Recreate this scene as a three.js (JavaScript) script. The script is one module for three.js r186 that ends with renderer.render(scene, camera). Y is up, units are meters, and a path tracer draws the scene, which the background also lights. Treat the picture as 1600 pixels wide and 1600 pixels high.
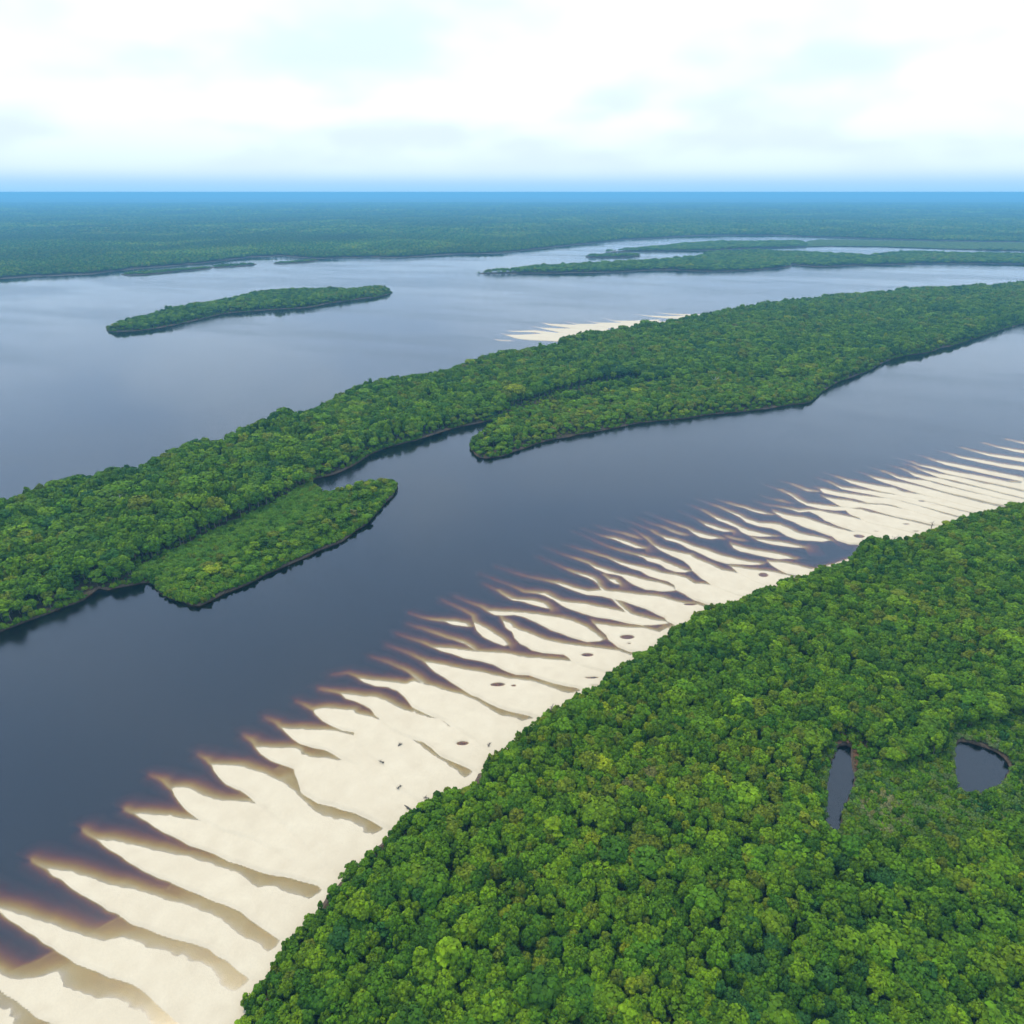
import * as THREE from 'three';
import { mergeGeometries } from 'three/addons/utils/BufferGeometryUtils.js';

// ---------------------------------------------------------------- camera, sky, sun, exposure
const scene = new THREE.Scene();
const EYE = 250;                                             // drone height, metres
const camera = new THREE.PerspectiveCamera(74.608, 1, 1, 120000);
camera.position.set(0, EYE, 0);
camera.rotation.x = -THREE.MathUtils.degToRad(25.463);
camera.updateMatrixWorld();

const renderer = new THREE.WebGLRenderer({ antialias: true });
renderer.toneMapping = THREE.LinearToneMapping;
renderer.toneMappingExposure = 0.9;
renderer.shadowMap.enabled = true;
renderer.shadowMap.type = THREE.PCFSoftShadowMap;
renderer.setSize(1024, 1024);

function mulberry(a) { return () => { a |= 0; a = a + 0x6D2B79F5 | 0; let t = Math.imul(a ^ a >>> 15, 1 | a); t = t + Math.imul(t ^ t >>> 7, 61 | t) ^ t; return ((t ^ t >>> 14) >>> 0) / 4294967296; }; }
function hash2(i, j, s) { let h = Math.imul(i, 374761393) + Math.imul(j, 668265263) + Math.imul(s, 2147483647 ^ 0x5bd1e995) | 0; h = Math.imul(h ^ h >>> 13, 1274126177); h ^= h >>> 16; return (h >>> 0) / 4294967296; }
function vnoise(x, y, s = 0) {
  const i = Math.floor(x), j = Math.floor(y), fx = x - i, fy = y - j, u = fx * fx * (3 - 2 * fx), v = fy * fy * (3 - 2 * fy);
  const a = hash2(i, j, s), b = hash2(i + 1, j, s), c = hash2(i, j + 1, s), d = hash2(i + 1, j + 1, s);
  return a + (b - a) * u + (c - a) * v + (a - b - c + d) * u * v;
}
function fbm(x, y, s = 0, o = 4) { let t = 0, a = 0.5, n = 0; for (let k = 0; k < o; k++) { t += a * vnoise(x, y, s + k); n += a; a *= 0.5; x = x * 2.03 + 17.1; y = y * 2.03 + 9.7; } return t / n; }
const lerp = (a, b, t) => a + (b - a) * t, clamp = (x, a, b) => Math.min(b, Math.max(a, x)), smooth = (a, b, x) => { const t = clamp((x - a) / (b - a), 0, 1); return t * t * (3 - 2 * t); };

{ // bright overcast sky: white veil low down, bluer grey higher up, soft broken cloud all round
  const W = 1024, Hh = 512, data = new Float32Array(W * Hh * 4);
  for (let j = 0; j < Hh; j++) {
    const el = ((j + 0.5) / Hh - 0.5) * Math.PI, y = Math.sin(el);
    for (let i = 0; i < W; i++) {
      const az = ((i + 0.5) / W) * 2 * Math.PI, cx = Math.cos(az) * Math.cos(el), cz = Math.sin(az) * Math.cos(el);
      const up = Math.max(y, 0), k = 1.6 / (up + 0.16);
      const c = fbm(cx * k + 40, cz * k + 40, 5, 5);
      const cloud = smooth(0.34, 0.68, c);
      const h = Math.pow(1 - up, 3.6), veil = smooth(0.1, 0.0, up), mist = smooth(0.03, 0.0, up);
      const blue = [0.56, 0.96, 1.76], white = [1.5, 1.7, 1.95], v = 0.86 + 0.24 * smooth(0.3, 0.66, c), low = [1.06 * v, 1.17 * v, 1.27 * v], haze = [0.8, 1.02, 1.2], far = [0.36, 0.72, 1.08];
      const o = (j * W + i) * 4;
      for (let q = 0; q < 3; q++) { const a = lerp(blue[q], white[q], 0.36 + 0.3 * cloud); data[o + q] = lerp(lerp(lerp(a, low[q], h), haze[q], veil), far[q], mist); }
      data[o + 3] = 1;
    }
  }
  const t = new THREE.DataTexture(data, W, Hh, THREE.RGBAFormat, THREE.FloatType);
  t.mapping = THREE.EquirectangularReflectionMapping; t.magFilter = THREE.LinearFilter; t.minFilter = THREE.LinearFilter; t.needsUpdate = true;
  scene.background = t; scene.environment = t;
}
const sun = new THREE.DirectionalLight(new THREE.Color().setRGB(1, 0.87, 0.68), 2.4);
sun.position.set(-420, 1150, -700); sun.target.position.set(0, 0, -300);
sun.castShadow = true; sun.shadow.radius = 20; sun.shadow.mapSize.set(4096, 4096);
Object.assign(sun.shadow.camera, { left: -1500, right: 1500, top: 1500, bottom: -1500, near: 1, far: 4000 });
scene.add(sun, sun.target);
scene.fog = new THREE.FogExp2(new THREE.Color().setRGB(0.25, 0.7, 1.0), 0.000102);

// ---------------------------------------------------------------- helpers
const used = new Map();
function numbered(name) { const n = used.get(name) ?? 0; used.set(name, n + 1); return n ? `${name}_${String(n).padStart(3, '0')}` : name; }
function add(o, name, label, category, extra = {}) { o.name = numbered(name); o.userData = { label, category, ...extra }; scene.add(o); return o; }
function shade(o) { o.castShadow = true; o.receiveShadow = true; return o; }
function noiseTexture(n, fn, srgb) {
  const d = new Uint8Array(n * n * 4);
  for (let j = 0; j < n; j++) for (let i = 0; i < n; i++) { const c = fn(i / n, j / n), o = (j * n + i) * 4; for (let k = 0; k < 3; k++) d[o + k] = clamp(Math.round((Array.isArray(c) ? c[k] : c) * 255), 0, 255); d[o + 3] = 255; }
  const t = new THREE.DataTexture(d, n, n); t.wrapS = t.wrapT = THREE.RepeatWrapping; t.magFilter = THREE.LinearFilter; t.minFilter = THREE.LinearMipmapLinearFilter; t.generateMipmaps = true;
  if (srgb) t.colorSpace = THREE.SRGBColorSpace; t.needsUpdate = true; return t;
}
// noise that repeats without a seam over the unit square
function tile(fn) { return (u, v) => { const a = smooth(0.75, 1, u), b = smooth(0.75, 1, v); const m = (p, q, t) => Array.isArray(p) ? p.map((x, i) => lerp(x, q[i], t)) : lerp(p, q, t); return m(m(fn(u, v), fn(u - 1, v), a), m(fn(u, v - 1), fn(u - 1, v - 1), a), b); }; }
const inside = (p, x, z) => { let c = false; for (let i = 0, j = p.length - 1; i < p.length; j = i++) { const a = p[i], b = p[j]; if ((a[1] > z) !== (b[1] > z) && x < (b[0] - a[0]) * (z - a[1]) / (b[1] - a[1]) + a[0]) c = !c; } return c; };
function edgeDistance(p, x, z) { let m = 1e9; for (let i = 0, j = p.length - 1; i < p.length; j = i++) { const ax = p[j][0], az = p[j][1], dx = p[i][0] - ax, dz = p[i][1] - az, t = clamp(((x - ax) * dx + (z - az) * dz) / (dx * dx + dz * dz + 1e-9), 0, 1), ex = x - ax - dx * t, ez = z - az - dz * t; m = Math.min(m, ex * ex + ez * ez); } return Math.sqrt(m); }
// a closed outline made denser and a little ragged
function ragged(p, step, amount, seed) {
  const out = [];
  for (let i = 0; i < p.length; i++) {
    const p0 = p[(i + p.length - 1) % p.length], p1 = p[i], p2 = p[(i + 1) % p.length], p3 = p[(i + 2) % p.length];
    const L = Math.hypot(p2[0] - p1[0], p2[1] - p1[1]), n = clamp(Math.round(L / step), 1, 60);
    for (let k = 0; k < n; k++) {
      const t = k / n, t2 = t * t, t3 = t2 * t, cr = (q) => 0.5 * (2 * p1[q] + (p2[q] - p0[q]) * t + (2 * p0[q] - 5 * p1[q] + 4 * p2[q] - p3[q]) * t2 + (3 * p1[q] - p0[q] - 3 * p2[q] + p3[q]) * t3);
      const even = Math.min(L / (Math.hypot(p1[0] - p0[0], p1[1] - p0[1]) + 1e-6), L / (Math.hypot(p3[0] - p2[0], p3[1] - p2[1]) + 1e-6)) < 3 ? 1 : 0, lin = [lerp(lerp(p1[0], p2[0], t), cr(0), even), lerp(lerp(p1[1], p2[1], t), cr(1), even)];
      const j = amount * Math.min(1, L / 12);
      out.push([lin[0] + (fbm(lin[0] / step / 2.2, lin[1] / step / 2.2, seed, 2) - 0.5) * 2 * j, lin[1] + (fbm(lin[0] / step / 2.2, lin[1] / step / 2.2, seed + 9, 2) - 0.5) * 2 * j]);
    }
  }
  return out;
}

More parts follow.
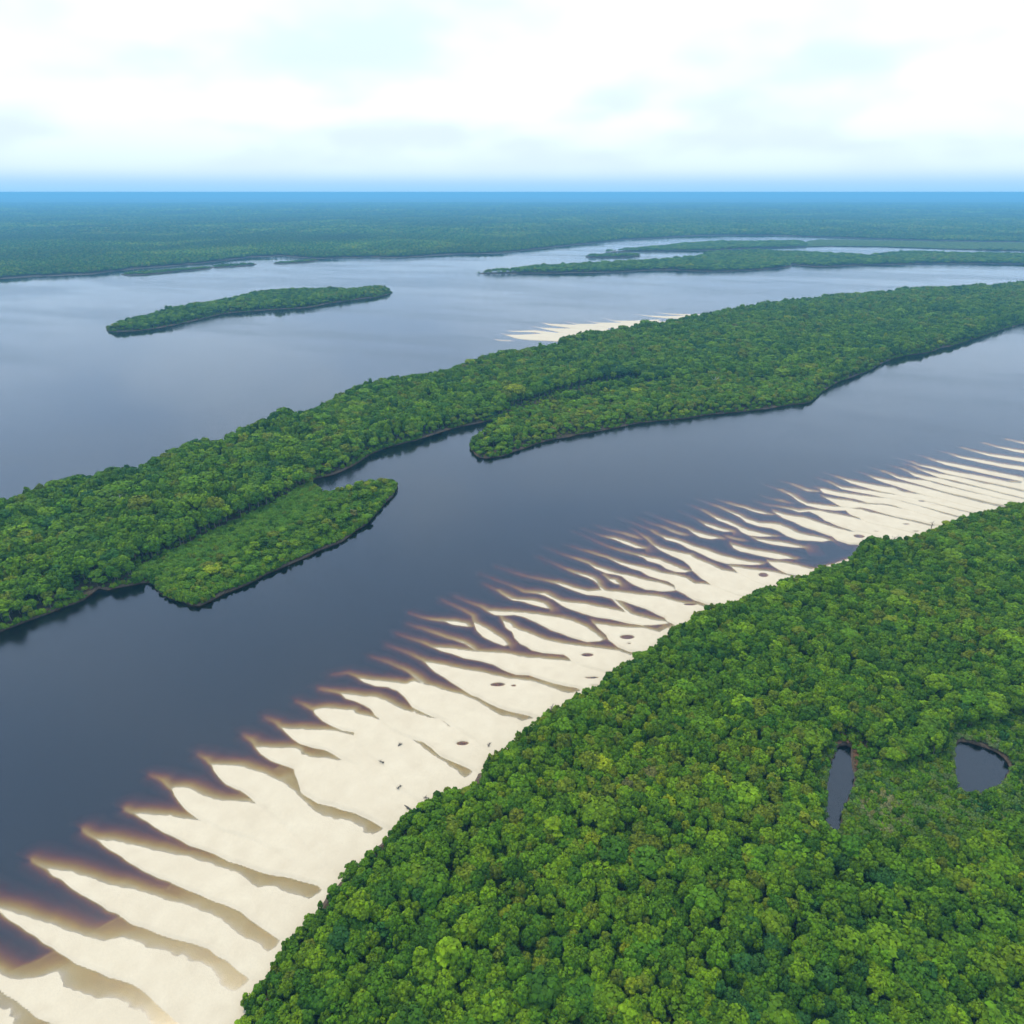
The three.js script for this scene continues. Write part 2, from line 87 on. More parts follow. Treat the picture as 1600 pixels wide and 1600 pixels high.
// ---------------------------------------------------------------- surveyed outlines, metres on the ground: x to the right, z towards the viewer
const BARS = [[[-173.4,-214.3,-0.6],[-169.5,-212.3,-170.0,-213.3],[-160.4,-208.2,-163.0,-213.6],[-146.0,-201.4,-151.1,-212.6],[-126.4,-193.6,-132.8,-209.5],[-99.3,-184.7,-105.2,-203.0],[-76.9,-179.1,-81.4,-196.7],[-57.5,-168.7,-62.0,-186.3],[-32.8,-155.5,-37.3,-173.1]],[[-185.5,-203.0,-0.6],[-177.8,-199.2,-178.9,-201.1],[-166.7,-193.6,-170.3,-200.4],[-148.9,-184.7,-154.7,-196.7],[-127.0,-176.4,-133.8,-192.1],[-103.8,-168.5,-109.7,-184.7],[-84.9,-157.2,-90.8,-173.4],[-60.9,-142.9,-66.8,-159.1]],[[-198.7,-189.1,-0.6],[-189.4,-184.7,-190.8,-187.1],[-176.1,-177.7,-180.8,-185.6],[-155.8,-168.5,-162.3,-180.5],[-131.9,-159.8,-139.1,-175.0],[-110.3,-153.9,-116.2,-168.5],[-91.0,-143.3,-96.9,-157.9],[-66.5,-129.7,-72.4,-144.3]],[[-211.4,-173.7,-0.5],[-200.3,-168.5,-201.7,-170.5],[-183.0,-161.0,-187.6,-168.0],[-156.9,-149.3,-163.7,-161.0],[-129.5,-140.6,-136.1,-153.9],[-110.5,-129.5,-117.1,-142.8],[-86.3,-115.5,-92.9,-128.8]],[[-219.6,-158.6,-0.5],[-204.8,-151.6,-206.2,-153.4],[-184.6,-142.8,-188.9,-148.9],[-156.7,-130.6,-163.0,-140.6],[-124.0,-121.3,-129.8,-132.5],[-104.8,-110.6,-110.6,-121.8],[-80.4,-96.9,-86.2,-108.1]],[[-171.5,-234.0,-3.1],[-164.0,-231.0,-1.0],[-160.1,-227.6,-160.2,-228.0],[-158.5,-226.1,-159.2,-227.6],[-155.0,-222.4,-157.7,-228.3],[-150.1,-218.5,-154.4,-228.3],[-144.3,-214.7,-149.9,-227.6],[-135.5,-209.2,-141.8,-224.6],[-125.0,-203.9,-131.6,-221.0],[-109.7,-199.8,-116.6,-219.9],[-90.4,-189.2,-97.3,-209.3],[-65.9,-175.8,-72.8,-195.9]],[[-154.2,-246.9,-2.5],[-148.9,-244.0,-0.7],[-145.4,-240.8,-146.1,-242.4],[-142.4,-237.2,-144.5,-242.4],[-137.8,-233.3,-141.4,-242.4],[-132.6,-229.8,-137.2,-242.0],[-127.3,-226.8,-132.7,-241.6],[-124.5,-225.7,-130.1,-241.2],[-118.7,-221.7,-124.7,-239.2],[-109.0,-214.7,-116.0,-236.0],[-97.9,-206.2,-105.3,-231.0],[-81.3,-191.8,-88.7,-216.6],[-60.1,-173.5,-67.5,-198.3]],[[-136.8,-259.8,-2.7],[-131.8,-256.7,-0.7],[-129.5,-254.5,-129.6,-255.0],[-128.1,-252.4,-128.8,-254.5],[-123.3,-247.7,-125.3,-253.7],[-117.4,-244.0,-120.4,-253.2],[-110.9,-241.2,-114.6,-253.2],[-104.0,-238.8,-108.1,-252.8],[-99.9,-232.9,-105.2,-251.5],[-96.2,-225.4,-102.8,-249.0],[-87.4,-219.9,-94.4,-246.9],[-68.8,-214.3,-75.0,-244.4],[-49.7,-203.4,-55.9,-233.5],[-25.4,-189.5,-31.6,-219.6]],[[-129.7,-272.7,-3.2],[-123.4,-268.9,-1.2],[-119.8,-265.7,-120.0,-266.6],[-115.7,-262.0,-117.1,-266.6],[-110.9,-258.0,-113.3,-266.1],[-106.1,-255.0,-109.3,-266.1],[-101.6,-253.7,-104.9,-265.7],[-96.5,-252.4,-99.9,-265.7],[-90.8,-250.2,-94.5,-265.2],[-86.5,-248.1,-90.4,-264.8],[-74.3,-240.8,-78.5,-261.1],[-65.9,-229.1,-70.8,-255.0],[-58.3,-219.9,-63.2,-248.6],[-43.6,-203.6,-48.5,-232.3],[-24.8,-182.8,-29.7,-211.5]],[[-116.5,-285.5,-3.4],[-111.0,-282.0,-1.2],[-107.6,-279.5,-107.7,-280.0],[-103.8,-275.6,-105.3,-281.0],[-98.7,-271.3,-101.3,-281.5],[-93.5,-268.0,-96.8,-281.5],[-86.8,-264.8,-90.4,-280.5],[-80.2,-263.4,-83.7,-280.0],[-77.9,-255.4,-82.5,-277.5],[-70.6,-247.7,-76.0,-275.6],[-61.9,-240.8,-67.3,-272.2],[-53.9,-229.1,-59.3,-263.9],[-44.0,-221.7,-48.6,-257.6],[-27.3,-207.4,-31.9,-243.3],[-6.0,-189.2,-10.6,-225.1]],[[-106.9,-295.4,-2.7],[-99.3,-293.3,-0.9],[-95.4,-291.7,-95.6,-292.7],[-90.7,-288.1,-91.7,-292.7],[-85.0,-286.0,-86.2,-291.7],[-80.0,-283.5,-81.5,-291.2],[-75.6,-280.5,-77.6,-291.2],[-71.9,-275.6,-74.7,-290.7],[-69.2,-273.7,-72.0,-289.6],[-65.6,-268.0,-69.0,-288.6],[-60.2,-263.4,-63.5,-284.5],[-53.1,-259.8,-55.9,-279.5],[-44.6,-256.7,-46.9,-276.1],[-39.0,-252.8,-41.2,-273.7],[-33.4,-246.9,-35.4,-269.9],[-27.4,-243.2,-29.3,-267.5],[-18.5,-238.8,-19.8,-264.3],[-0.5,-226.2,-1.8,-251.7],[22.5,-210.2,21.2,-235.7]],[[-102.8,-308.0,-4.2],[-94.0,-309.7,-2.4],[-88.5,-306.3,-0.5],[-83.5,-301.3,-84.4,-305.8],[-76.4,-298.1,-77.5,-304.1],[-68.8,-297.5,-69.7,-303.0],[-63.4,-294.9,-64.5,-302.4],[-58.3,-289.6,-60.0,-301.3],[-52.4,-282.0,-55.3,-304.1],[-47.2,-279.0,-49.9,-301.3],[-41.4,-275.6,-43.9,-299.2],[-33.6,-271.3,-35.6,-295.4],[-24.6,-262.9,-26.5,-292.2],[-16.1,-255.4,-17.4,-286.5],[-0.0,-240.4,-1.3,-271.5],[20.4,-221.3,19.1,-252.4]],[[-51.4,-271.3,-52.5,-280.0],[-48.3,-268.0,-49.4,-277.5],[-42.9,-264.8,-44.1,-275.1],[-34.7,-261.1,-35.7,-272.2],[-27.9,-257.6,-28.4,-264.8],[-18.9,-253.7,-19.4,-262.5],[-12.0,-247.7,-12.4,-260.7],[4.1,-232.7,3.7,-245.7],[24.7,-213.7,24.3,-226.7]],[[-83.9,-324.5,-4.0],[-75.6,-320.3,-2.4],[-65.2,-314.4,-0.9],[-59.8,-310.3,-59.9,-310.9],[-54.7,-304.7,-55.1,-308.0],[-39.5,-288.8,-39.9,-292.1],[-20.2,-268.5,-20.6,-271.8]],[[-76.3,-335.8,-4.8],[-68.5,-331.3,-3.1],[-59.3,-325.7,-1.5],[-53.0,-321.5,-0.0],[-48.6,-315.5,-49.1,-320.3],[-43.9,-310.3,-44.8,-319.1],[-37.6,-305.8,-38.7,-317.9],[-32.9,-301.3,-34.1,-316.1],[-25.6,-294.9,-26.8,-313.8],[-21.5,-291.7,-22.6,-312.6],[-18.3,-290.1,-19.3,-312.0],[-12.5,-286.0,-13.3,-309.7],[-6.9,-282.0,-7.3,-307.5],[1.0,-279.0,1.1,-305.2],[10.2,-276.1,10.9,-304.7],[29.2,-265.1,29.9,-293.7],[53.5,-251.0,54.2,-279.6]],[[-72.2,-347.7,-4.4],[-61.4,-341.6,-2.1],[-55.1,-338.4,-1.1],[-48.7,-333.9,-48.8,-335.1],[-43.7,-330.7,-44.1,-334.5],[-36.2,-328.2,-36.6,-333.9],[-28.6,-323.9,-29.1,-332.0],[-19.7,-321.5,-20.1,-330.7],[-10.5,-317.9,-10.8,-329.5],[-4.8,-313.2,-5.0,-329.5],[2.9,-309.2,3.1,-327.0],[9.9,-309.2,10.3,-325.1],[15.4,-306.3,16.0,-324.5],[23.9,-301.9,25.1,-322.7],[35.9,-298.1,37.8,-320.9],[54.9,-287.1,56.8,-309.9],[79.1,-273.0,81.0,-295.8]],[[-67.8,-358.7,-4.6],[-59.0,-353.8,-2.3],[-45.6,-346.3,-0.5],[-36.0,-341.6,-36.2,-343.0],[-29.5,-337.7,-29.6,-340.3],[-24.5,-332.6,-24.6,-335.8],[-22.4,-330.7,-22.6,-333.2]],[[-67.3,-370.4,-4.2],[-58.3,-365.2,-2.4],[-51.8,-363.0,-0.6],[-42.4,-360.2,-42.6,-362.3],[-37.3,-357.3,-37.7,-362.3],[-28.5,-355.2,-28.8,-359.4],[-26.5,-355.2,-0.6]],[[-47.8,-386.5,-4.5],[-41.7,-381.0,-3.1],[-31.8,-373.3,-1.8],[-26.3,-366.7,-0.6],[-24.6,-357.3,-24.8,-362.3],[-22.2,-351.1,-22.6,-359.4],[-17.5,-344.3,-18.0,-355.9],[-11.0,-339.0,-11.3,-350.4],[-5.1,-335.1,-5.2,-343.0],[-2.0,-335.8,-2.0,-337.1]],[[-39.5,-391.3,-4.6],[-30.3,-384.1,-3.2],[-22.3,-378.7,-1.2],[-16.1,-372.6,-16.1,-374.1],[-11.7,-368.9,-11.9,-374.1],[-5.4,-368.1,-5.5,-373.3],[1.3,-368.9,1.3,-373.3],[7.9,-365.9,8.0,-371.8],[12.9,-363.0,13.0,-370.4],[20.5,-356.6,21.0,-368.9],[25.1,-352.4,26.0,-368.1],[31.4,-349.0,32.5,-365.9],[38.6,-344.3,40.1,-362.3],[46.1,-339.7,47.9,-356.6],[53.7,-340.3,54.6,-347.7],[57.5,-342.3,-0.0]],[[-11.9,-376.4,-3.1],[-8.4,-368.9,-1.2],[-6.6,-362.3,-6.6,-363.7],[-3.7,-354.5,-3.7,-361.6],[0.4,-349.7,0.4,-358.0],[2.0,-343.0,2.0,-355.2],[6.3,-337.1,6.5,-351.7],[12.0,-332.0,12.5,-348.3],[20.0,-328.8,20.6,-342.3],[31.1,-327.0,31.9,-338.4],[34.3,-323.9,35.3,-337.7],[37.7,-319.1,39.2,-337.1],[41.9,-316.1,43.8,-335.8],[50.1,-312.6,52.6,-334.5],[62.3,-307.5,65.8,-331.3],[80.8,-295.5,84.3,-319.3],[104.3,-280.3,107.8,-304.1]],[[-20.4,-407.1,-4.9],[-11.1,-398.7,-2.7],[-4.4,-390.5,-4.4,-392.9],[0.9,-385.7,0.9,-388.9],[7.8,-384.1,7.8,-387.3],[15.5,-380.2,15.6,-386.5],[22.2,-376.4,22.5,-383.3],[25.5,-375.6,25.6,-376.4]],[[-23.2,-421.3,-5.9],[-11.4,-412.3,-4.3],[0.0,-403.7,-2.7],[8.0,-397.0,-0.7],[17.2,-394.5,17.3,-396.2],[22.8,-391.3,23.0,-395.4],[29.1,-385.7,29.3,-389.7],[33.5,-380.2,33.9,-385.7],[39.9,-374.9,40.7,-384.1],[47.1,-370.4,48.3,-382.5],[55.5,-366.7,57.0,-379.4],[64.9,-364.5,66.5,-376.4],[74.2,-360.2,76.1,-372.6],[82.0,-358.0,83.8,-368.1],[89.7,-357.3,91.1,-364.5],[99.3,-358.0,100.0,-361.6],[101.1,-358.7,-0.0]],[[51.9,-360.2,-0.0],[54.6,-355.2,55.1,-359.4],[57.4,-351.1,58.3,-358.7],[60.0,-346.3,61.5,-358.0],[60.6,-341.6,62.7,-357.3],[66.0,-335.1,69.1,-356.6],[71.5,-330.7,75.6,-355.9],[80.8,-328.2,85.5,-354.5],[100.1,-317.6,104.8,-343.9],[124.6,-304.1,129.3,-330.4]],[[-11.9,-432.4,-6.1],[0.0,-424.0,-4.4],[11.5,-416.8,-2.9],[22.8,-412.3,-1.4],[31.3,-408.0,31.4,-409.7],[35.1,-403.7,35.3,-408.0],[43.1,-397.8,43.5,-402.9],[51.5,-392.9,52.1,-398.7],[61.9,-391.3,62.9,-399.5],[71.4,-387.3,72.9,-397.8],[80.7,-382.5,82.7,-395.4],[89.9,-376.4,92.9,-392.9],[95.5,-370.4,99.8,-392.1],[100.5,-365.9,105.4,-389.7],[101.7,-361.6,107.1,-387.3],[107.9,-354.5,114.7,-384.1],[117.2,-351.1,124.9,-381.8],[136.0,-339.6,143.7,-370.3],[159.8,-325.0,167.5,-355.7]],[[19.5,-446.9,-6.5],[31.0,-436.2,-3.9],[40.0,-427.7,-2.2],[46.5,-421.3,46.6,-423.1],[53.4,-415.9,53.8,-420.4],[58.4,-411.5,58.9,-415.9],[61.3,-405.4,61.9,-410.6],[62.1,-400.3,62.7,-405.4],[71.5,-380.4,72.1,-385.5],[83.6,-355.1,84.2,-360.2]],[[66.2,-419.5,-1.5],[69.3,-411.5,69.7,-414.1],[73.3,-407.1,74.1,-413.2],[76.7,-405.4,76.9,-407.1]],[[25.0,-462.2,-6.8],[34.5,-453.9,-5.0],[43.7,-445.9,-2.4],[50.6,-441.0,-0.0],[56.3,-436.2,56.5,-438.1],[61.7,-428.6,62.1,-432.4],[68.4,-422.2,69.1,-427.7],[75.0,-419.5,75.5,-423.1],[79.7,-416.8,80.2,-420.4],[82.6,-411.5,83.8,-419.5],[87.5,-405.4,89.4,-416.8],[93.3,-400.3,95.7,-413.2],[103.6,-397.8,105.8,-408.9],[112.4,-397.8,113.5,-402.9],[115.0,-399.5,-0.0]],[[42.7,-465.4,-6.0],[52.1,-458.1,-3.3],[61.4,-451.9,-0.8],[70.0,-445.9,70.1,-446.9],[76.3,-439.1,76.7,-442.0],[80.9,-434.3,81.4,-438.1],[88.1,-428.6,89.0,-434.3],[94.5,-424.9,95.6,-431.4],[100.1,-417.7,102.2,-428.6],[106.6,-413.2,108.6,-423.1],[111.6,-410.6,113.8,-421.3],[115.4,-405.4,118.7,-420.4],[115.3,-398.7,119.9,-419.5],[119.9,-393.7,125.1,-415.9],[124.5,-387.3,129.8,-408.9],[131.5,-382.5,138.0,-407.1],[139.5,-380.2,146.8,-406.3],[158.7,-369.4,166.0,-395.5],[183.1,-355.7,190.4,-381.8]],[[49.6,-488.5,-7.5],[59.2,-479.5,-5.4],[73.6,-463.3,-2.6],[83.9,-455.0,-0.8],[94.7,-448.9,94.9,-449.9],[99.4,-444.9,100.1,-448.9],[101.9,-440.0,103.0,-445.9],[110.9,-434.3,112.4,-442.0],[113.5,-428.6,115.5,-438.1],[119.5,-424.0,121.4,-432.4],[126.8,-423.1,127.7,-426.8],[131.9,-424.9,-0.0]],[[58.0,-494.3,-7.6],[67.5,-485.1,-4.6],[74.5,-478.4,-0.9],[82.6,-474.0,83.1,-477.3],[89.6,-466.5,90.4,-471.8],[96.6,-460.1,97.5,-465.4],[103.9,-459.1,104.1,-460.1]],[[69.2,-500.2,-6.8],[78.7,-490.8,-3.8],[90.7,-484.0,-0.9],[97.6,-478.4,-0.0],[100.8,-476.2,-0.9]],[[97.6,-494.3,-5.7],[103.7,-484.0,-2.8],[107.5,-476.2,-0.0],[110.1,-465.4,110.5,-467.5],[115.2,-456.0,116.2,-461.2],[121.9,-447.9,123.6,-456.0],[129.3,-440.0,132.1,-451.9],[132.8,-432.4,137.0,-449.9],[134.0,-424.0,139.2,-444.9],[137.8,-415.0,144.2,-440.0],[142.7,-406.3,150.1,-433.3],[146.3,-399.5,154.2,-427.7],[153.8,-392.1,163.2,-423.1],[163.5,-388.1,173.9,-420.4],[182.0,-376.2,192.4,-408.5],[205.5,-361.0,215.9,-393.3]],[[89.9,-514.9,-8.2],[101.6,-502.6,-4.9],[113.8,-490.8,-2.8],[119.1,-480.6,119.3,-481.7],[122.9,-474.0,123.8,-478.4],[129.6,-469.7,130.8,-475.1],[135.9,-462.2,137.4,-468.6],[141.7,-455.0,143.7,-463.3],[147.7,-447.9,150.4,-458.1],[153.6,-441.0,156.6,-451.9],[160.4,-436.2,163.5,-446.9],[172.2,-434.3,174.3,-441.0],[184.1,-434.3,185.1,-437.1],[187.3,-435.2,-0.0]],[[106.3,-514.9,-7.2],[115.2,-503.8,-4.0],[124.2,-495.5,-1.0],[130.4,-487.4,130.9,-489.7],[135.6,-482.9,136.1,-485.1],[140.5,-481.7,-0.9]],[[116.3,-525.0,-7.4],[125.1,-513.6,-5.1],[136.0,-501.4,-1.0],[144.5,-492.0,145.0,-494.3],[147.8,-484.0,148.9,-488.5],[151.5,-478.4,153.3,-485.1],[158.9,-475.1,160.4,-480.6],[165.3,-476.2,165.9,-478.4],[168.6,-475.1,-1.8]],[[144.6,-527.6,-7.6],[155.0,-513.6,-4.1],[159.6,-503.8,-0.0],[161.8,-497.9,163.0,-502.6],[167.1,-492.0,168.7,-497.9],[172.9,-488.5,174.2,-493.2],[179.2,-488.5,179.5,-489.7]],[[156.4,-542.2,-6.8],[164.7,-530.2,-3.3],[169.8,-519.9,170.1,-521.2],[174.3,-508.7,175.7,-513.6],[181.6,-500.2,183.3,-506.2],[185.7,-494.3,187.4,-500.2],[187.2,-487.4,189.7,-495.5],[191.1,-481.7,194.0,-490.8],[198.7,-479.5,200.9,-486.3],[208.4,-479.5,209.2,-481.7],[212.0,-479.5,-0.0]],[[167.6,-553.2,-7.0],[176.3,-542.2,-3.4],[182.5,-534.1,-0.0],[189.0,-523.7,189.8,-526.3],[194.8,-513.6,196.3,-518.6],[196.9,-505.0,199.3,-512.4],[204.8,-497.9,207.1,-505.0],[214.1,-494.3,217.4,-503.8],[219.3,-489.7,223.5,-501.4],[222.9,-479.5,228.8,-495.5],[228.5,-474.0,233.2,-486.3],[236.2,-472.9,239.7,-481.7],[245.5,-470.7,248.6,-478.4],[253.0,-472.9,253.4,-474.0]],[[184.6,-551.8,-5.9],[191.3,-544.9,-2.3],[197.8,-538.1,198.2,-539.5],[204.6,-532.8,205.4,-535.5],[210.4,-525.0,211.7,-528.9],[216.3,-521.2,217.6,-525.0],[223.1,-519.9,-0.0]],[[172.4,-479.5,-1.9],[176.3,-475.1,176.6,-476.2],[180.7,-472.9,181.0,-474.0],[183.9,-471.8,-1.8]],[[192.8,-477.3,-0.0],[195.6,-471.8,196.7,-475.1],[201.7,-467.5,203.6,-472.9],[210.7,-464.3,213.0,-470.7],[219.5,-461.2,221.5,-466.5],[228.1,-460.1,228.5,-461.2]],[[171.7,-466.5,-0.0],[172.8,-460.1,174.4,-465.4],[176.7,-455.0,178.9,-462.2],[183.8,-450.9,186.1,-458.1],[191.7,-446.9,194.5,-455.0],[201.5,-442.9,204.4,-450.9],[209.2,-442.9,210.7,-446.9],[214.1,-442.9,-0.0]],[[192.0,-439.1,-0.0],[192.8,-433.3,194.8,-439.1],[196.0,-427.7,200.1,-439.1],[200.1,-422.2,205.6,-437.1],[206.1,-419.5,211.7,-434.3],[224.4,-407.3,230.0,-422.1],[247.7,-391.7,253.3,-406.5]],[[161.2,-432.4,-0.0],[163.3,-426.8,164.7,-431.4],[165.4,-421.3,168.2,-430.5],[168.5,-415.0,172.8,-428.6],[172.5,-408.9,178.6,-427.7],[177.8,-404.6,185.1,-425.8],[185.9,-402.0,193.5,-423.1],[204.9,-390.9,212.5,-412.0],[229.1,-376.8,236.7,-397.9]],[[227.0,-526.3,-0.0],[228.6,-519.9,230.4,-525.0],[231.2,-513.6,234.0,-521.2],[237.1,-506.2,241.3,-517.4],[241.9,-497.9,248.6,-514.9],[250.8,-488.5,257.6,-505.0],[258.9,-479.5,266.3,-496.7],[260.1,-472.9,269.5,-494.3],[265.8,-467.5,275.9,-489.7],[272.9,-466.5,283.7,-489.7],[281.9,-466.5,292.6,-488.5],[302.5,-458.8,313.2,-480.8],[328.7,-448.9,339.4,-470.9]],[[217.8,-547.7,-5.9],[224.1,-540.8,-3.4],[233.6,-535.5,-1.1],[244.0,-530.2,244.9,-532.8],[248.1,-525.0,249.6,-528.9],[257.5,-526.3,259.0,-530.2],[263.2,-518.6,267.4,-528.9],[265.6,-508.7,272.5,-525.0],[271.6,-499.0,281.3,-521.2],[280.0,-490.8,291.1,-514.9],[286.3,-486.3,297.4,-509.9],[297.4,-477.3,310.0,-502.6],[313.8,-462.6,326.4,-487.9],[334.7,-444.0,347.3,-469.3]],[[227.8,-560.3,-6.1],[234.1,-553.2,-3.6],[240.8,-547.7,-0.0],[246.7,-543.6,-2.3]],[[239.3,-585.6,-6.6],[247.7,-575.0,-3.8],[251.5,-567.6,252.0,-569.0],[255.3,-558.9,257.0,-563.2],[256.8,-547.7,259.0,-553.2],[261.1,-538.1,263.2,-543.6],[269.6,-532.8,272.9,-540.8],[280.2,-528.9,283.7,-536.8],[290.8,-528.9,293.8,-535.5],[292.3,-519.9,298.2,-532.8],[296.5,-513.6,304.9,-531.5],[297.3,-505.0,308.0,-527.6],[302.0,-501.4,312.8,-523.7],[315.9,-493.2,327.0,-514.9],[333.4,-479.9,344.5,-501.6],[355.7,-463.0,366.8,-484.7]],[[257.9,-595.0,-6.8],[264.1,-587.1,-2.7],[269.7,-578.0,270.3,-579.5],[273.9,-570.5,275.1,-573.5],[282.2,-569.0,-0.0]],[[286.4,-575.0,287.1,-576.5],[288.1,-566.1,291.8,-575.0],[298.5,-558.9,302.3,-567.6],[309.8,-553.2,314.4,-563.2],[317.4,-544.9,324.1,-558.9],[330.5,-543.6,336.7,-556.1],[339.1,-538.1,346.1,-551.8],[348.9,-525.0,357.5,-540.8],[363.2,-508.3,371.8,-524.1],[381.4,-487.0,390.0,-502.8]],[[282.7,-557.5,-0.0],[285.0,-551.8,286.8,-556.1],[287.7,-544.9,291.3,-553.2],[291.0,-536.8,297.7,-551.8],[297.7,-534.1,304.5,-549.1],[306.2,-535.5,310.6,-544.9],[312.7,-531.5,317.8,-542.2],[320.6,-523.7,329.1,-540.8],[328.3,-517.4,337.7,-535.5],[340.7,-509.9,350.3,-527.6],[358.2,-496.5,367.8,-514.2],[380.4,-479.5,390.0,-497.2]],[[296.1,-601.4,-5.6],[302.0,-593.4,-2.8],[304.7,-584.1,305.4,-585.6],[307.9,-575.0,309.9,-579.5],[317.1,-569.0,320.6,-576.5],[327.9,-563.2,332.2,-572.0],[338.4,-556.1,343.5,-566.1],[350.4,-549.1,356.3,-560.3],[361.7,-538.1,368.4,-550.4],[377.4,-522.7,384.1,-535.0],[397.3,-503.0,404.0,-515.3]],[[309.1,-614.5,-5.9],[314.9,-606.2,-2.9],[319.4,-598.2,320.2,-599.8],[323.1,-588.7,326.0,-595.0],[331.6,-579.5,335.9,-588.7],[340.9,-570.5,346.9,-582.5],[351.0,-564.7,357.8,-578.0],[356.0,-557.5,362.1,-569.0],[368.4,-550.4,375.5,-563.2],[380.2,-540.8,387.3,-553.2],[396.6,-526.1,403.7,-538.5],[417.5,-507.5,424.6,-519.9]],[[342.9,-619.5,-6.0],[347.7,-609.5,-2.9],[350.4,-599.8,352.0,-603.0],[355.6,-590.3,359.5,-598.2],[364.0,-579.5,370.4,-591.8],[370.6,-570.5,378.7,-585.6],[377.2,-563.2,386.2,-579.5],[390.6,-549.1,399.8,-564.7],[405.9,-533.3,415.1,-548.9],[425.5,-513.3,434.7,-528.9]],[[360.6,-629.8,-6.2],[366.0,-621.2,-3.1],[370.0,-612.8,370.9,-614.5],[372.9,-601.4,375.4,-606.2],[380.2,-591.8,384.4,-599.8],[391.3,-581.0,399.1,-595.0],[398.1,-572.0,406.0,-585.6],[409.8,-561.8,417.7,-575.0],[421.1,-551.8,429.2,-564.7],[437.2,-536.8,445.3,-549.7],[457.6,-517.6,465.7,-530.5]],[[383.5,-636.9,-6.4],[388.7,-628.1,-3.1],[391.6,-617.8,392.5,-619.5],[392.9,-606.2,396.5,-612.8],[399.0,-598.2,403.5,-606.2],[408.0,-590.3,414.4,-601.4],[415.3,-581.0,421.8,-591.8],[430.1,-566.1,437.5,-578.0],[445.6,-550.5,453.0,-562.4],[465.4,-530.7,472.8,-542.6]],[[397.0,-644.0,-6.6],[404.3,-633.3,-1.6],[405.8,-622.9,406.7,-624.7],[410.9,-612.8,413.8,-617.8],[415.3,-603.0,421.0,-612.8],[426.7,-595.0,433.4,-606.2],[439.4,-581.0,446.2,-591.8],[454.5,-565.0,461.3,-575.8],[473.8,-544.7,480.6,-555.5]],[[426.5,-668.3,-7.1],[432.4,-656.9,-1.7],[435.1,-647.7,436.2,-649.5],[440.7,-636.9,444.9,-644.0],[449.7,-628.1,455.0,-636.9],[465.7,-612.8,472.1,-622.9],[490.1,-593.4,496.7,-603.0]],[[400.3,-656.9,-6.8],[407.8,-645.9,-3.3],[411.8,-635.1,412.7,-636.9],[419.8,-626.4,422.8,-631.6],[427.0,-614.5,431.9,-622.9],[436.6,-606.2,442.5,-616.2],[453.3,-593.4,460.5,-604.6],[469.9,-579.0,477.1,-590.2],[491.1,-560.6,498.3,-571.8]],[[456.9,-680.0,-7.4],[461.5,-670.2,-1.8],[467.1,-656.9,469.3,-660.7],[479.0,-644.0,483.6,-651.3],[495.8,-629.8,501.7,-638.7],[518.4,-616.2,525.6,-626.4],[535.9,-602.8,543.1,-613.0],[558.1,-585.8,565.3,-596.0]],[[485.8,-688.0,-5.7],[492.3,-676.1,493.5,-678.0],[500.7,-662.6,504.4,-668.3],[520.8,-647.7,527.1,-656.9],[543.4,-633.3,551.2,-644.0],[560.7,-619.7,568.5,-630.4],[582.7,-602.4,590.5,-613.1]],[[519.2,-702.4,-6.0],[525.3,-690.1,526.6,-692.1],[536.7,-676.1,540.7,-682.0],[556.5,-660.7,563.3,-670.2],[573.1,-646.2,579.9,-655.7],[594.2,-627.8,601.0,-637.3]],[[552.4,-715.2,-6.3],[559.5,-704.5,560.9,-706.7],[570.5,-690.1,576.3,-698.3],[593.4,-674.1,600.8,-684.0],[610.4,-660.1,617.8,-670.0],[631.9,-642.3,639.3,-652.2]]];
const FAR_BARS = [[[-33.7,-1281.1,-9.8],[-25.1,-1269.0,-25.2,-1275.0],[-4.8,-1263.0,-4.8,-1269.0],[2.4,-1263.0,-9.6]],[[-22.6,-1338.1,-10.6],[-9.9,-1318.6,-9.9,-1325.0],[12.1,-1287.2,12.4,-1325.0],[36.0,-1275.0,37.4,-1331.5],[83.2,-1263.0,88.1,-1344.7],[118.3,-1257.1,128.2,-1371.8],[165.7,-1257.1,184.6,-1414.4]],[[-12.8,-1364.9,-11.0],[0.0,-1358.1,0.0,-1364.9],[45.5,-1351.4,46.1,-1371.8],[68.6,-1331.5,69.9,-1358.1],[85.8,-1305.8,88.1,-1344.7]],[[39.6,-1414.4,-11.8],[59.8,-1392.8,60.1,-1399.9],[88.9,-1358.1,91.0,-1392.8],[112.3,-1331.5,117.0,-1392.8],[148.3,-1318.6,156.7,-1399.9]],[[61.1,-1459.5,-12.5],[79.9,-1429.1,80.6,-1444.2],[117.6,-1399.9,120.4,-1436.6],[153.8,-1371.8,159.7,-1429.1],[190.5,-1358.1,199.7,-1429.1]],[[109.7,-1475.1,-12.8],[136.4,-1436.6,137.1,-1444.2],[171.4,-1414.4,174.7,-1444.2],[208.0,-1392.8,215.1,-1444.2],[258.8,-1385.7,271.5,-1459.5]],[[158.4,-1483.1,-12.9],[178.3,-1451.8,179.2,-1459.5],[213.0,-1429.1,217.2,-1459.5],[263.7,-1414.4,272.8,-1467.3],[316.5,-1414.4,329.0,-1475.1]],[[199.6,-1515.6,-13.5],[218.0,-1475.1,219.0,-1483.1],[256.6,-1451.8,261.7,-1483.1],[309.2,-1444.2,320.0,-1499.2]],[[275.4,-1566.9,-14.5],[302.6,-1540.9,304.2,-1549.5],[337.3,-1515.6,342.6,-1540.9],[377.6,-1507.3,387.4,-1549.5],[419.5,-1507.3,432.7,-1558.2]],[[324.0,-1593.8,-15.0],[355.2,-1566.9,357.1,-1575.8],[401.7,-1549.5,405.9,-1566.9],[442.5,-1540.9,449.4,-1566.9]]];
